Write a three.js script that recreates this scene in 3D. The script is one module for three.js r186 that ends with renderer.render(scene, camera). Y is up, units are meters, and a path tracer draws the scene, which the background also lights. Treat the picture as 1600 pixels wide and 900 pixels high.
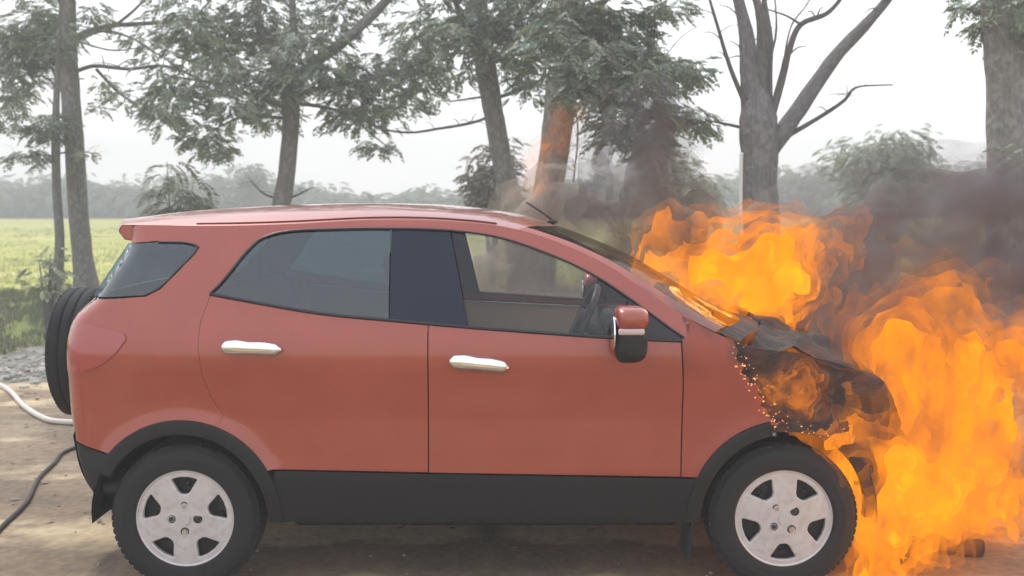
import * as THREE from 'three';
import { mergeGeometries } from 'three/addons/utils/BufferGeometryUtils.js';
import { RoundedBoxGeometry } from 'three/addons/geometries/RoundedBoxGeometry.js';
import { createNoise3D } from 'simplex-noise';

// ---------------------------------------------------------------- camera, sky, sun, exposure
const scene = new THREE.Scene();
const camera = new THREE.PerspectiveCamera(29.47, 16 / 9, 0.1, 900);
camera.position.set(0.116, 1.66, 5.365);
camera.rotation.set(-Math.atan(140 / 1711), 0, 0);
camera.focus = 4.8; camera.userData.fStop = 3.4;
scene.add(camera);

const renderer = new THREE.WebGLRenderer({ antialias: true });
renderer.toneMapping = THREE.LinearToneMapping;
renderer.toneMappingExposure = 1.1;
renderer.shadowMap.enabled = true;

{ // a bright, hazy white sky, the same all round, slightly bluer overhead
  const w = 64, h = 64, data = new Float32Array(w * h * 4);
  for (let j = 0; j < h; j++) {
    const el = Math.max(0, ((j + 0.5) / h - 0.5) * 2);
    const k = Math.pow(el, 0.7);
    for (let i = 0; i < w; i++) {
      const o = (j * w + i) * 4;
      data[o] = 1.39 - 0.50 * k; data[o + 1] = 1.375 - 0.30 * k; data[o + 2] = 1.345 + 0.05 * k; data[o + 3] = 1;
    }
  }
  const sky = new THREE.DataTexture(data, w, h, THREE.RGBAFormat, THREE.FloatType);
  sky.mapping = THREE.EquirectangularReflectionMapping; sky.magFilter = THREE.LinearFilter; sky.needsUpdate = true;
  scene.background = sky; scene.environment = sky;
}
const sun = new THREE.DirectionalLight(new THREE.Color(1, 0.95, 0.86), 2.2);
sun.position.set(-9, 19, -13); sun.target.position.set(0, 0, 0);
sun.castShadow = true; sun.shadow.radius = 9; sun.shadow.mapSize.set(2048, 2048);
Object.assign(sun.shadow.camera, { left: -25, right: 25, top: 25, bottom: -25, near: 1, far: 80 });
scene.add(sun, sun.target);

// ---------------------------------------------------------------- helpers
let seed = 7;
const reseed = (s) => { seed = s; };
const rnd = () => { seed = (seed + 0x6d2b79f5) | 0; let t = Math.imul(seed ^ (seed >>> 15), 1 | seed); t = (t + Math.imul(t ^ (t >>> 7), 61 | t)) ^ t; return ((t ^ (t >>> 14)) >>> 0) / 4294967296; };
const rr = (a, b) => a + (b - a) * rnd();
const noise3 = createNoise3D(rnd);
const fbm = (x, y, z, oct = 4) => { let s = 0, a = 0.5, f = 1; for (let i = 0; i < oct; i++) { s += a * noise3(x * f, y * f, z * f); a *= 0.5; f *= 2.03; } return s; };
const clamp = THREE.MathUtils.clamp, lerp = THREE.MathUtils.lerp, smooth = THREE.MathUtils.smoothstep;
const V = (x, y, z) => new THREE.Vector3(x, y, z);
// smooth curve through [x, y] points
function curve(pts) {
  const n = pts.length, m = pts.map((p, i) => i === 0 ? (pts[1][1] - p[1]) / (pts[1][0] - p[0]) : i === n - 1 ? (p[1] - pts[i - 1][1]) / (p[0] - pts[i - 1][0]) :
    0.5 * ((pts[i + 1][1] - p[1]) / (pts[i + 1][0] - p[0]) + (p[1] - pts[i - 1][1]) / (p[0] - pts[i - 1][0])));
  return (x) => {
    if (x <= pts[0][0]) return pts[0][1] + m[0] * (x - pts[0][0]);
    if (x >= pts[n - 1][0]) return pts[n - 1][1] + m[n - 1] * (x - pts[n - 1][0]);
    let i = 0; while (x > pts[i + 1][0]) i++;
    const h = pts[i + 1][0] - pts[i][0], t = (x - pts[i][0]) / h, t2 = t * t, t3 = t2 * t;
    return (2 * t3 - 3 * t2 + 1) * pts[i][1] + (t3 - 2 * t2 + t) * h * m[i] + (3 * t2 - 2 * t3) * pts[i + 1][1] + (t3 - t2) * h * m[i + 1];
  };
}
const taken = new Map();
function numbered(name) { const k = taken.get(name) ?? 0; taken.set(name, k + 1); return k ? `${name}_${String(k).padStart(3, '0')}` : name; }
function shade(o) { o.traverse((c) => { if (c.isMesh) { c.castShadow = true; c.receiveShadow = true; } }); return o; }
function part(parent, name, geometry, material, label) { const m = new THREE.Mesh(geometry, material); m.name = name; if (label) m.userData.label = label; parent.add(m); return m; }
function thing(name, label, category, group) { const g = new THREE.Group(); g.name = numbered(name); g.userData = { label, category }; if (group) g.userData.group = group; scene.add(g); return g; }
function structure(name, geometry, material) { const m = new THREE.Mesh(geometry, material); m.name = numbered(name); m.userData.kind = 'structure'; scene.add(m); return m; }
function geom(pos, nor, idx, uv, col) {
  const g = new THREE.BufferGeometry();
  g.setAttribute('position', new THREE.Float32BufferAttribute(pos, 3));
  if (nor) g.setAttribute('normal', new THREE.Float32BufferAttribute(nor, 3));
  if (uv) g.setAttribute('uv', new THREE.Float32BufferAttribute(uv, 2));
  if (col) g.setAttribute('color', new THREE.Float32BufferAttribute(col, 3));
  if (idx) g.setIndex(idx);
  if (!nor) g.computeVertexNormals();
  return g;
}
function mirrored(g) { // the same piece for the other side of the car
  const m = g.clone(); m.scale(1, 1, -1);
  if (m.index) { const a = m.index.array; for (let i = 0; i < a.length; i += 3) { const t = a[i]; a[i] = a[i + 1]; a[i + 1] = t; } }
  return m;
}
// parametric sheet: fn(s, t) -> [x, y, z]
function sheet(ns, nt, fn, uvScale = 1) {
  const pos = [], uv = [], idx = [];
  for (let j = 0; j <= nt; j++) for (let i = 0; i <= ns; i++) { const p = fn(i / ns, j / nt); pos.push(...p); uv.push((p[0] + p[1] * 0.3) * uvScale, (p[2] + p[1]) * uvScale); }
  for (let j = 0; j < nt; j++) for (let i = 0; i < ns; i++) { const a = j * (ns + 1) + i; idx.push(a, a + 1, a + ns + 2, a, a + ns + 2, a + ns + 1); }
  return geom(pos, null, idx, uv);
}
// tube with a radius for each point
function limb(pts, sides = 8, seg = 4, rough = 0) {
  const n = pts.length, c = new THREE.CatmullRomCurve3(pts.map((p) => V(p[0], p[1], p[2])), false, 'centripetal'), N = (n - 1) * seg;
  const pos = [], uv = [], idx = []; let up = V(0.3, 0.2, 1).normalize(), len = 0, last = null;
  for (let i = 0; i <= N; i++) {
    const t = i / N, p = c.getPoint(t), d = c.getTangent(t), k = Math.min(n - 2, Math.floor(t * (n - 1))), u = t * (n - 1) - k, r = lerp(pts[k][3], pts[k + 1][3], u);
    const s = new THREE.Vector3().crossVectors(d, up).normalize(); up = new THREE.Vector3().crossVectors(s, d).normalize();
    if (last) len += p.distanceTo(last); last = p;
    for (let j = 0; j <= sides; j++) {
      const a = (j % sides) / sides * Math.PI * 2, q = r * (1 + rough * fbm(p.x * 3 + Math.cos(a) * 1.3, p.y * 1.6, p.z * 3 + Math.sin(a) * 1.3, 3));
      const v = p.clone().addScaledVector(s, Math.cos(a) * q).addScaledVector(up, Math.sin(a) * q);
      pos.push(v.x, v.y, v.z); uv.push(j / sides * Math.max(1, Math.round(r * 6)), len);
    }
  }
  for (let i = 0; i < N; i++) for (let j = 0; j < sides; j++) { const a = i * (sides + 1) + j; idx.push(a, a + 1, a + sides + 2, a, a + sides + 2, a + sides + 1); }
  const e = pos.length / 3; const p1 = c.getPoint(1); pos.push(p1.x, p1.y, p1.z); uv.push(0, len);
  for (let j = 0; j < sides; j++) idx.push(N * (sides + 1) + j, N * (sides + 1) + j + 1, e);
  const e0 = e + 1, p0 = c.getPoint(0); pos.push(p0.x, p0.y, p0.z); uv.push(0, 0);
  for (let j = 0; j < sides; j++) idx.push(j + 1, j, e0);
  return geom(pos, null, idx, uv);
}
// texture of fn(x, y) -> [r, g, b] in 0..1 (sRGB for colour maps); it tiles by mirroring
function texture(size, fn, color = true, repeat = 1) {
  const d = new Uint8Array(size * size * 4);
  for (let j = 0; j < size; j++) for (let i = 0; i < size; i++) { const c = fn(i / size, j / size), o = (j * size + i) * 4; for (let k = 0; k < 3; k++) d[o + k] = clamp(c[k], 0, 1) * 255; d[o + 3] = 255; }
  const t = new THREE.DataTexture(d, size, size); t.magFilter = THREE.LinearFilter; t.minFilter = THREE.LinearMipmapLinearFilter; t.generateMipmaps = true;
  t.wrapS = t.wrapT = THREE.MirroredRepeatWrapping; t.repeat.set(repeat, repeat); if (color) t.colorSpace = THREE.SRGBColorSpace; t.needsUpdate = true;
  return t;
}
const lin = (r, g, b) => new THREE.Color().setRGB(r, g, b);
const std = (c, roughness = 0.8, more = {}) => new THREE.MeshStandardMaterial({ color: c, roughness, ...more });
const phys = (c, roughness, more = {}) => new THREE.MeshPhysicalMaterial({ color: c, roughness, ...more });
const mixc = (a, b, t) => a.map((v, i) => v + (b[i] - v) * t);

// ---------------------------------------------------------------- materials
const grainTex = texture(256, (u, v) => { const n = 0.5 + 0.5 * fbm(u * 14, v * 14, 3, 5); return [n, n, n]; }, false, 1);
const dustTex = texture(512, (u, v) => { // road dust lying thinly on the paint
  const n = 0.5 + 0.5 * fbm(u * 5, v * 5, 9, 5), sp = 0.5 + 0.5 * noise3(u * 160, v * 160, 1), d = clamp(0.93 + 0.06 * n + 0.035 * sp, 0, 1); return [d, d * (0.985 + 0.015 * n), d * (0.97 + 0.03 * n)]; }, true, 0.7);
const dirtTex = texture(256, (u, v) => { const a = 0.5 + 0.5 * fbm(u * 9, v * 9, 33, 5), b = smooth(fbm(u * 22, v * 22, 36, 4), 0.05, 0.35); return mixc([0.90, 0.885, 0.87], [1, 1, 1], a).map((c, i) => c - b * [0.04, 0.05, 0.065][i]); }, true, 1.2);
const M = {
  paint: phys(lin(0.355, 0.060, 0.030), 0.42, { metalness: 0.25, clearcoat: 1, clearcoatRoughness: 0.09, map: dustTex }),
  plastic: std(lin(0.010, 0.009, 0.009), 0.72, { bumpMap: grainTex, bumpScale: 0.0008 }),
  rubber: std(lin(0.016, 0.0155, 0.016), 0.85, { bumpMap: grainTex, bumpScale: 0.001 }),
  trim: std(lin(0.02, 0.014, 0.018), 0.4),
  inner: std(lin(0.012, 0.011, 0.012), 0.9),
  cabin: std(lin(0.045, 0.043, 0.042), 0.85),
  seat: std(lin(0.20, 0.175, 0.145), 0.9),
  lining: std(lin(0.42, 0.37, 0.30), 0.9),
  silver: phys(lin(0.68, 0.65, 0.655), 0.42, { map: dirtTex, metalness: 0.35, clearcoat: 0.3, clearcoatRoughness: 0.2 }),
  ditch: std(lin(0.10, 0.024, 0.022), 0.5),
  chrome: phys(lin(0.90, 0.87, 0.85), 0.12, { metalness: 1, clearcoat: 0.6 }),
  steel: std(lin(0.05, 0.048, 0.05), 0.6, { metalness: 0.4 }),
  pillarFilm: phys(lin(0.009, 0.012, 0.026), 0.25, { ior: 1.4 }),
  glass: phys(lin(0.80, 0.80, 0.78), 0.0, { transmission: 1, thickness: 0, ior: 1.5 }),
  tint: phys(lin(0.12, 0.21, 0.33), 0.03, { transmission: 1, thickness: 0, ior: 1.9 }),
  screen: phys(lin(0.62, 0.60, 0.57), 0.05, { transmission: 1, thickness: 0, ior: 1.5, specularIntensity: 0.35 }),
  lamp: phys(lin(0.36, 0.05, 0.042), 0.2, { clearcoat: 1, clearcoatRoughness: 0.05 }),
  reflector: phys(lin(0.55, 0.40, 0.38), 0.2, { clearcoat: 1 }),
};
const charTex = texture(512, (u, v) => { const a = 0.5 + 0.5 * fbm(u * 7, v * 7, 2, 6), b = smooth(fbm(u * 16, v * 16, 8, 4), 0.12, 0.4), c = smooth(fbm(u * 4, v * 4, 12, 4), 0.1, 0.35); let k = mixc([0.16, 0.13, 0.12], [0.30, 0.26, 0.24], a); k = mixc(k, [0.40, 0.30, 0.25], b * 0.5); return mixc(k, [0.36, 0.20, 0.15], c * 0.6); }, true, 0.8);
const charBump = texture(512, (u, v) => { const n = 0.5 + 0.5 * fbm(u * 18, v * 18, 5, 6); return [n, n, n]; }, false, 0.8);
M.char = std(0xffffff, 0.95, { map: charTex, bumpMap: charBump, bumpScale: 0.012 });
M.sootPaint = M.paint.clone(); M.sootPaint.vertexColors = true; M.sootPaint.roughness = 0.6; M.sootPaint.clearcoat = 0.5; M.sootPaint.clearcoatRoughness = 0.4;
// ---------------------------------------------------------------- the ground
function flat(x0, x1, z0, z1, y, nx = 1, nz = 1, edge = 0) { // uv in metres; edge: how unevenly its long sides run
  const pos = [], uv = [], idx = [], nor = [];
  for (let j = 0; j <= nz; j++) for (let i = 0; i <= nx; i++) {
    const x = lerp(x0, x1, i / nx); let z = lerp(z0, z1, j / nz);
    if (edge && j === 0) z += edge * fbm(x * 0.7, 4, z0, 4);
    pos.push(x, y, z); nor.push(0, 1, 0); uv.push(x, z);
  }
  for (let j = 0; j < nz; j++) for (let i = 0; i < nx; i++) { const a = j * (nx + 1) + i; idx.push(a, a + nx + 1, a + nx + 2, a, a + nx + 2, a + 1); }
  return geom(pos, nor, idx, uv);
}
const roadTex = texture(1024, (u, v) => { // 16 m of old tarmac under dust: stones, worn patches, random paler and darker blotches
  const a = 0.5 + 0.5 * fbm(u * 6, v * 6, 1, 6), st = 0.5 + 0.5 * noise3(u * 260, v * 260, 3), palePatch = smooth(fbm(u * 7, v * 12, 6, 5), 0.02, 0.30), darkPatch = smooth(fbm(u * 5, v * 7, 21, 5), 0.08, 0.3);
  let c = mixc([0.48, 0.405, 0.325], [0.60, 0.51, 0.415], a); c = mixc(c, [0.80, 0.71, 0.57], palePatch * 0.85); c = mixc(c, [0.38, 0.33, 0.275], darkPatch * 0.5);
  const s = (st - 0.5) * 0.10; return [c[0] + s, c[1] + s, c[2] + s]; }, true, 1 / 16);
const roadBump = texture(512, (u, v) => { const n = 0.5 + 0.3 * noise3(u * 150, v * 150, 1) + 0.3 * fbm(u * 12, v * 12, 7, 4); return [n, n, n]; }, false, 1 / 4);
const gravelTex = texture(512, (u, v) => { const a = 0.5 + 0.5 * fbm(u * 9, v * 9, 11, 5), b = smooth(fbm(u * 30, v * 30, 2, 3), 0.05, 0.3); return mixc(mixc([0.38, 0.36, 0.33], [0.58, 0.55, 0.50], a), [0.72, 0.70, 0.66], b * 0.6); }, true, 1 / 5);
const vergeTex = texture(512, (u, v) => { const a = 0.5 + 0.5 * fbm(u * 8, v * 8, 15, 6), b = smooth(fbm(u * 5, v * 5, 18, 4), 0, 0.35); return mixc(mixc([0.40, 0.43, 0.22], [0.56, 0.58, 0.32], a), [0.52, 0.47, 0.36], b * 0.7); }, true, 1 / 9);
const fieldTex = texture(1024, (u, v) => { const a = 0.5 + 0.5 * fbm(u * 10, v * 10, 25, 6), row = 0.5 + 0.5 * Math.sin((v + 0.004 * noise3(u * 9, v * 9, 2)) * Math.PI * 2 * 40), b = smooth(fbm(u * 3, v * 6, 28, 4), 0.0, 0.4); let c = mixc([0.63, 0.64, 0.29], [0.75, 0.74, 0.38], a * 0.7 + row * 0.3); return mixc(c, [0.82, 0.79, 0.52], b * 0.6); }, true, 1 / 30);
structure('field', flat(-130, 130, -125, 25, -0.03, 1, 1), std(0xffffff, 1, { map: fieldTex }));
structure('grass_verge', flat(-60, 60, -14.5, -5.6, -0.018, 120, 4, 1.2), std(0xffffff, 1, { map: vergeTex, bumpMap: roadBump, bumpScale: 0.02 }));
structure('gravel_shoulder', flat(-60, 60, -6.9, -3.6, -0.009, 240, 4, 0.5), std(0xffffff, 1, { map: gravelTex, bumpMap: roadBump, bumpScale: 0.02 }));
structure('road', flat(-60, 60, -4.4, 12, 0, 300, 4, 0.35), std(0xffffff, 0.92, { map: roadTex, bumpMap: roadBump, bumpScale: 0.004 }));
// ---------------------------------------------------------------- the car: x forward, its right side towards +z
const widthAt = curve([[0.2, 0.80], [0.30, 0.835], [0.40, 0.858], [0.50, 0.876], [0.60, 0.872], [0.75, 0.867], [0.90, 0.872], [1.0, 0.876], [1.06, 0.870], [1.12, 0.852], [1.2, 0.822], [1.3, 0.778], [1.4, 0.726], [1.5, 0.668], [1.56, 0.628], [1.62, 0.57]]);
const rearX = curve([[0.30, -1.60], [0.42, -1.70], [0.64, -1.765], [0.75, -1.78], [0.88, -1.785], [1.08, -1.78], [1.16, -1.755], [1.235, -1.675], [1.34, -1.612], [1.45, -1.56], [1.50, -1.565], [1.56, -1.585]]);
const noseX = curve([[0.25, 1.80], [0.36, 1.88], [0.5, 1.91], [0.7, 1.89], [0.8, 1.84], [0.9, 1.76], [1.0, 1.66], [1.1, 1.6]]);
const R = 0.11;
function sideZ(x, y) {
  let z = widthAt(y);
  if (x < -1) z -= ((-1 - x) / 0.8) ** 2 * 0.07;
  if (x > 1) z -= ((x - 1) / 1.05) ** 2 * 0.14;
  const s = x - rearX(y); if (s < R) z -= R - Math.sqrt(Math.max(0, R * R - (R - Math.max(0, s)) ** 2));
  const q = noseX(y) - x, Q = 0.22; if (q < Q) z -= Q - Math.sqrt(Math.max(0, Q * Q - (Q - Math.max(0, q)) ** 2));
  for (const c of [-1.26, 1.26]) { const d = Math.hypot(x - c, y - 0.33); z += 0.012 * Math.exp(-(((d - 0.39) / 0.05) ** 2)); }
  return z;
}
const edgeY = curve([[-1.60, 1.545], [-1.42, 1.545], [-1.26, 1.542], [-1.04, 1.544], [-0.85, 1.55], [-0.45, 1.569], [-0.16, 1.563], [0.116, 1.532], [0.308, 1.475], [0.522, 1.377], [0.653, 1.29], [0.809, 1.187], [0.965, 1.105], [1.069, 1.061], [1.31, 1.02], [1.587, 0.94], [1.75, 0.84], [1.9, 0.72]]);
const crestY = curve([[-1.76, 1.556], [-1.448, 1.598], [-1.07, 1.623], [-0.76, 1.635], [-0.38, 1.635], [-0.13, 1.623], [0.116, 1.591], [0.304, 1.541], [0.523, 1.463], [0.697, 1.385], [0.9, 1.265], [1.061, 1.167], [1.219, 1.095], [1.45, 1.045], [1.62, 0.97], [1.78, 0.86], [1.95, 0.72]]);
const edgeZ = (x) => sideZ(Math.max(x, -1.45), edgeY(x)) - (x < -1.45 ? (-1.45 - x) * 0.25 : 0);
const topAt = (x, frac) => { const e = edgeY(x), c = crestY(x), a = Math.abs(frac); return [x, c - (c - e) * (0.75 * a ** 2.2 + 0.25 * a ** 8), frac * edgeZ(x)]; };

// a panel of the side: polygon of [x, y] laid on sideZ, with a folded edge
function clip(poly, axis, at, keepLess) {
  const out = [];
  for (let i = 0; i < poly.length; i++) {
    const a = poly[i], b = poly[(i + 1) % poly.length], ia = keepLess ? a[axis] <= at : a[axis] >= at, ib = keepLess ? b[axis] <= at : b[axis] >= at;
    if (ia) out.push(a);
    if (ia !== ib) { const t = (at - a[axis]) / (b[axis] - a[axis]); out.push([a[0] + (b[0] - a[0]) * t, a[1] + (b[1] - a[1]) * t]); }
  }
  return out;
}
function panel(poly, { off = 0, flange = 0.016, cell = 0.03, bump = null, color = null } = {}) {
  const zf = (x, y) => sideZ(x, y) + off + (bump ? bump(x, y) : 0), pos = [], nor = [], uv = [], idx = [], col = [];
  let pts = poly.map((p) => new THREE.Vector2(p[0], p[1]));
  if (THREE.ShapeUtils.isClockWise(pts)) pts.reverse();
  const add = (x, y, z, n) => { pos.push(x, y, z); nor.push(...n); uv.push(x, y); if (color) col.push(...color(x, y)); return pos.length / 3 - 1; };
  const nAt = (x, y) => { const e = 0.004, a = (zf(x + e, y) - zf(x - e, y)) / (2 * e), b = (zf(x, y + e) - zf(x, y - e)) / (2 * e), l = Math.hypot(a, b, 1); return [-a / l, -b / l, 1 / l]; };
  const map = new Map(), at = (x, y) => { const k = Math.round(x * 1e5) + '_' + Math.round(y * 1e5); if (!map.has(k)) map.set(k, add(x, y, zf(x, y), nAt(x, y))); return map.get(k); };
  for (const [a, b, c] of THREE.ShapeUtils.triangulateShape(pts, [])) {
    const tri = [a, b, c].map((i) => [pts[i].x, pts[i].y]), xs = tri.map((p) => p[0]), ys = tri.map((p) => p[1]);
    for (let i = Math.floor(Math.min(...xs) / cell); i <= Math.floor(Math.max(...xs) / cell); i++) {
      const col1 = clip(clip(tri, 0, i * cell, false), 0, (i + 1) * cell, true); if (col1.length < 3) continue;
      for (let j = Math.floor(Math.min(...ys) / cell); j <= Math.floor(Math.max(...ys) / cell); j++) {
        const q = clip(clip(col1, 1, j * cell, false), 1, (j + 1) * cell, true); if (q.length < 3) continue;
        const id = q.map((p) => at(p[0], p[1])); for (let k = 1; k < id.length - 1; k++) idx.push(id[0], id[k], id[k + 1]);
      }
    }
  }
  if (flange) for (let i = 0; i < pts.length; i++) {
    const a = pts[i], b = pts[(i + 1) % pts.length], l = a.distanceTo(b), n = Math.max(1, Math.ceil(l / cell)), no = [(b.y - a.y) / l, -(b.x - a.x) / l, 0];
    for (let k = 0; k < n; k++) {
      const p = a.clone().lerp(b, k / n), q = a.clone().lerp(b, (k + 1) / n), zp = zf(p.x, p.y), zq = zf(q.x, q.y);
      const A = add(p.x, p.y, zp, no), B = add(q.x, q.y, zq, no), C = add(q.x, q.y, zq - flange, no), D = add(p.x, p.y, zp - flange, no); idx.push(A, D, C, A, C, B);
    }
  }
  return geom(pos, nor, idx, uv, color ? col : null);
}
const arc = (cx, cy, r, a0, a1, n) => Array.from({ length: n + 1 }, (_, i) => { const a = lerp(a0, a1, i / n) * Math.PI / 180; return [cx + Math.cos(a) * r, cy + Math.sin(a) * r]; });
const along = (fn, x0, x1, n) => Array.from({ length: n + 1 }, (_, i) => { const x = lerp(x0, x1, i / n); return [x, fn(x)]; });
const beltY = curve([[-1.15, 1.262], [-0.899, 1.218], [-0.684, 1.184], [-0.363, 1.154], [-0.057, 1.128], [0.328, 1.1], [0.54, 1.086], [0.84, 1.072]]);
const lightTop = curve([[-0.94, 1.497], [-0.874, 1.515], [-0.655, 1.528], [-0.435, 1.531], [-0.159, 1.523], [0.061, 1.493], [0.252, 1.432], [0.4, 1.369], [0.506, 1.311], [0.65, 1.213], [0.78, 1.118], [0.84, 1.078]]);
const lightRear = [[-1.15, 1.262], [-1.113, 1.30], [-1.073, 1.352], [-1.015, 1.432], [-0.965, 1.483]];
const quarterGlass = [[-1.70, 1.238], [-1.425, 1.254], [-1.368, 1.285], [-1.294, 1.363], [-1.225, 1.450], [-1.245, 1.463], [-1.29, 1.472], [-1.40, 1.474], [-1.575, 1.462]];
const doorRear = [[-1.148, 1.25], [-1.178, 1.15], [-1.184, 1.053], [-1.168, 0.93], [-1.13, 0.83], [-1.085, 0.76]];
const archRear = (a0, a1, r = 0.395, n = 24) => arc(-1.26, 0.33, r, a0, a1, n), archFront = (a0, a1, r = 0.395, n = 24) => arc(1.26, 0.33, r, a0, a1, n);
const gap = 0.0015;

const car = thing('car', 'red compact SUV with silver wheels, its front end charred and on fire', 'car');
const both = (fn) => { fn((g) => g, 1); fn(mirrored, -1); };

// sides
const rearEdge = (y0, y1, n) => Array.from({ length: n + 1 }, (_, i) => { const y = lerp(y0, y1, i / n); return [rearX(y), y]; });
const bodySidePoly = [...along(edgeY, 0.86, -1.55, 60), ...rearEdge(1.535, 1.466, 3), [-1.40, 1.479], [-1.288, 1.477], [-1.238, 1.466], [-1.216, 1.451], [-1.288, 1.360], [-1.363, 1.279], [-1.422, 1.248], [-1.55, 1.238], ...rearEdge(1.232, 0.64, 24), [-1.60, 0.60], [-1.552, 0.585],
  ...archRear(138.5, 68, 0.395, 18), [-1.085 - gap, 0.76], ...doorRear.slice().reverse().slice(1).map(([x, y]) => [x - gap, y]), ...lightRear, ...along(lightTop, -0.94, 0.84, 40)];
const bodySide = panel(bodySidePoly);
const rearDoorPoly = [...along((x) => beltY(x) - 0.006, -1.14, -0.2345, 20), [-0.2345, 0.522], [-0.878, 0.535], ...archRear(30, 68, 0.395, 10), ...doorRear.slice().reverse()];
const frontDoorPoly = [...along((x) => beltY(x) - 0.006, -0.2295, 0.814, 22), [0.824, 0.9], [0.817, 0.503], [-0.2295, 0.521]];
const rearDoor = panel(rearDoorPoly), frontDoor = panel(frontDoorPoly);
// front wing: paint up to the ragged burnt edge, then scorched metal
const ragged = [[1.035, 1.068], [1.05, 1.03], [1.04, 1.00], [1.075, 0.965], [1.065, 0.94], [1.10, 0.915], [1.095, 0.895], [1.145, 0.885], [1.135, 0.85], [1.16, 0.83], [1.15, 0.80], [1.18, 0.78], [1.175, 0.755], [1.205, 0.74], [1.215, 0.7225]];
const wingPoly = [...along((x) => edgeY(x) - 0.004, 0.823, 1.03, 6), ...ragged, ...archFront(96.5, 154, 0.395, 16), [0.8225, 0.503], [0.8295, 0.9], [0.8205, 1.06]];
// soot smeared over the paint towards the fire, in patches
const sootTone = (d, x, y, z) => { const k = smooth(d + 0.22 * fbm(x * 5, y * 5, z * 5 + 3, 5), 0.0, 0.2) * 0.8; return [1 - 0.70 * k, 1 - 0.45 * k, 1 - 0.25 * k]; };
const wing = panel(wingPoly, { color: (x, y) => sootTone(Math.max(x - 1.07 - (1 - y) * 0.35, y - 0.98 - (1.0 - x) * 0.15), x, y, 0.8) });
function sooted(g, d) { const p = g.attributes.position, c = []; for (let i = 0; i < p.count; i++) c.push(...sootTone(d(p.getX(i), p.getY(i)), p.getX(i), p.getY(i), p.getZ(i))); g.setAttribute('color', new THREE.Float32BufferAttribute(c, 3)); return g; }
const melt = (x, y) => 0.018 * fbm(x * 6, y * 6, 3, 4) - 0.012;
const burntWingPoly = [...along((x) => edgeY(x) - 0.006, 1.04, 1.80, 24), [noseX(0.72) - 0.01, 0.72], [noseX(0.6) - 0.01, 0.6], [noseX(0.45) - 0.01, 0.45], [1.78, 0.30], [1.655, 0.31], ...archFront(-2, 96, 0.395, 24), ...ragged.slice().reverse().map(([x, y]) => [x - 0.006, y])];
const burntWing = panel(burntWingPoly, { off: -0.012, bump: melt });
const sillPoly = [[-0.872, 0.527], [-0.236, 0.514], [0.8, 0.495], [0.895, 0.492], [0.875, 0.30], [-0.87, 0.30]];
const sill = panel(sillPoly, { off: 0.004, flange: 0.05 });
const archTrimRear = panel([...archRear(-4, 152, 0.411, 34), ...archRear(152, -4, 0.352, 34)], { off: 0.014, flange: 0.05, cell: 0.04 });
const archTrimFront = panel([...archFront(100, 184, 0.411, 22), ...archFront(184, 100, 0.352, 22)], { off: 0.014, flange: 0.05, cell: 0.04 });
const archBurnt = panel([...archFront(-4, 99, 0.405, 22), ...archFront(99, -4, 0.36, 22)], { off: 0.0, flange: 0.05, cell: 0.04, bump: (x, y) => melt(x, y) * 0.5 });
const bumperPoly = [...rearEdge(0.632, 0.32, 10), [-1.622, 0.315], ...archRear(182, 139, 0.395, 10), [-1.60, 0.592]];
const bumperSide = panel(bumperPoly, { off: 0.003, flange: 0.04 });
const lampPoly = [...rearEdge(1.15, 0.93, 6), [-1.66, 0.94], [-1.585, 0.975], [-1.53, 1.02], [-1.49, 1.075], [-1.50, 1.10], [-1.56, 1.115], [-1.66, 1.135]];
const lampSide = panel(lampPoly, { off: 0.006, flange: 0.012 });
const innerPoly = [[-1.70, 1.15], [-1.15, 1.2], [-0.2, 1.1], [0.84, 1.04], [1.02, 1.0], [1.03, 0.66], [0.83, 0.5], [0.8, 0.33], [-0.83, 0.33], [-0.86, 0.5], [-1.0, 0.72], [-1.55, 0.72], [-1.70, 0.7]];
const innerSide = panel(innerPoly, { off: -0.03, flange: 0, cell: 0.06 });
const doorLining = panel([[-1.05, 1.19], [-0.2, 1.09], [0.60, 1.05], [0.60, 0.5], [-0.8, 0.5], [-1.05, 0.78]], { off: -0.075, flange: 0.02, cell: 0.06 });
const rearGlassPoly = [...lightRear, ...along(lightTop, -0.92, -0.408, 12), ...along((x) => beltY(x), -0.398, -1.13, 14)];
const frontGlassPoly = [...along(lightTop, -0.146, 0.60, 18), ...along((x) => beltY(x), 0.56, -0.06, 12)];
const pillarPoly = [...along(lightTop, -0.402, -0.152, 6), ...along((x) => beltY(x), -0.066, -0.392, 8)];
const sailPoly = [...along(lightTop, 0.607, 0.832, 8), ...along((x) => beltY(x), 0.825, 0.567, 8)];
const rearGlass = panel(rearGlassPoly, { off: -0.008, flange: 0 }), frontGlass = panel(frontGlassPoly, { off: -0.008, flange: 0 });
const pillar = panel(pillarPoly, { off: -0.006, flange: 0.02 }), sail = panel(sailPoly, { off: -0.004, flange: 0.02 }), quarter = panel(quarterGlass, { off: -0.006, flange: 0 });
const onSide = (pts, off) => pts.map(([x, y]) => V(x, y, sideZ(x, y) + off));
const bead = (pts, r, off = 0, closed = false) => new THREE.TubeGeometry(new THREE.CatmullRomCurve3(onSide(pts, off), closed, 'centripetal'), pts.length * 3, r, 6, closed);
const windowTrim = mergeGeometries([bead([...along((x) => beltY(x) - 0.001, -1.15, 0.82, 30)], 0.0075, 0.001), bead([...lightRear, ...along(lightTop, -0.93, 0.83, 40)], 0.0055, -0.001)]);
const quarterTrim = bead(quarterGlass.slice(1, 8), 0.005, 0);

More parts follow.
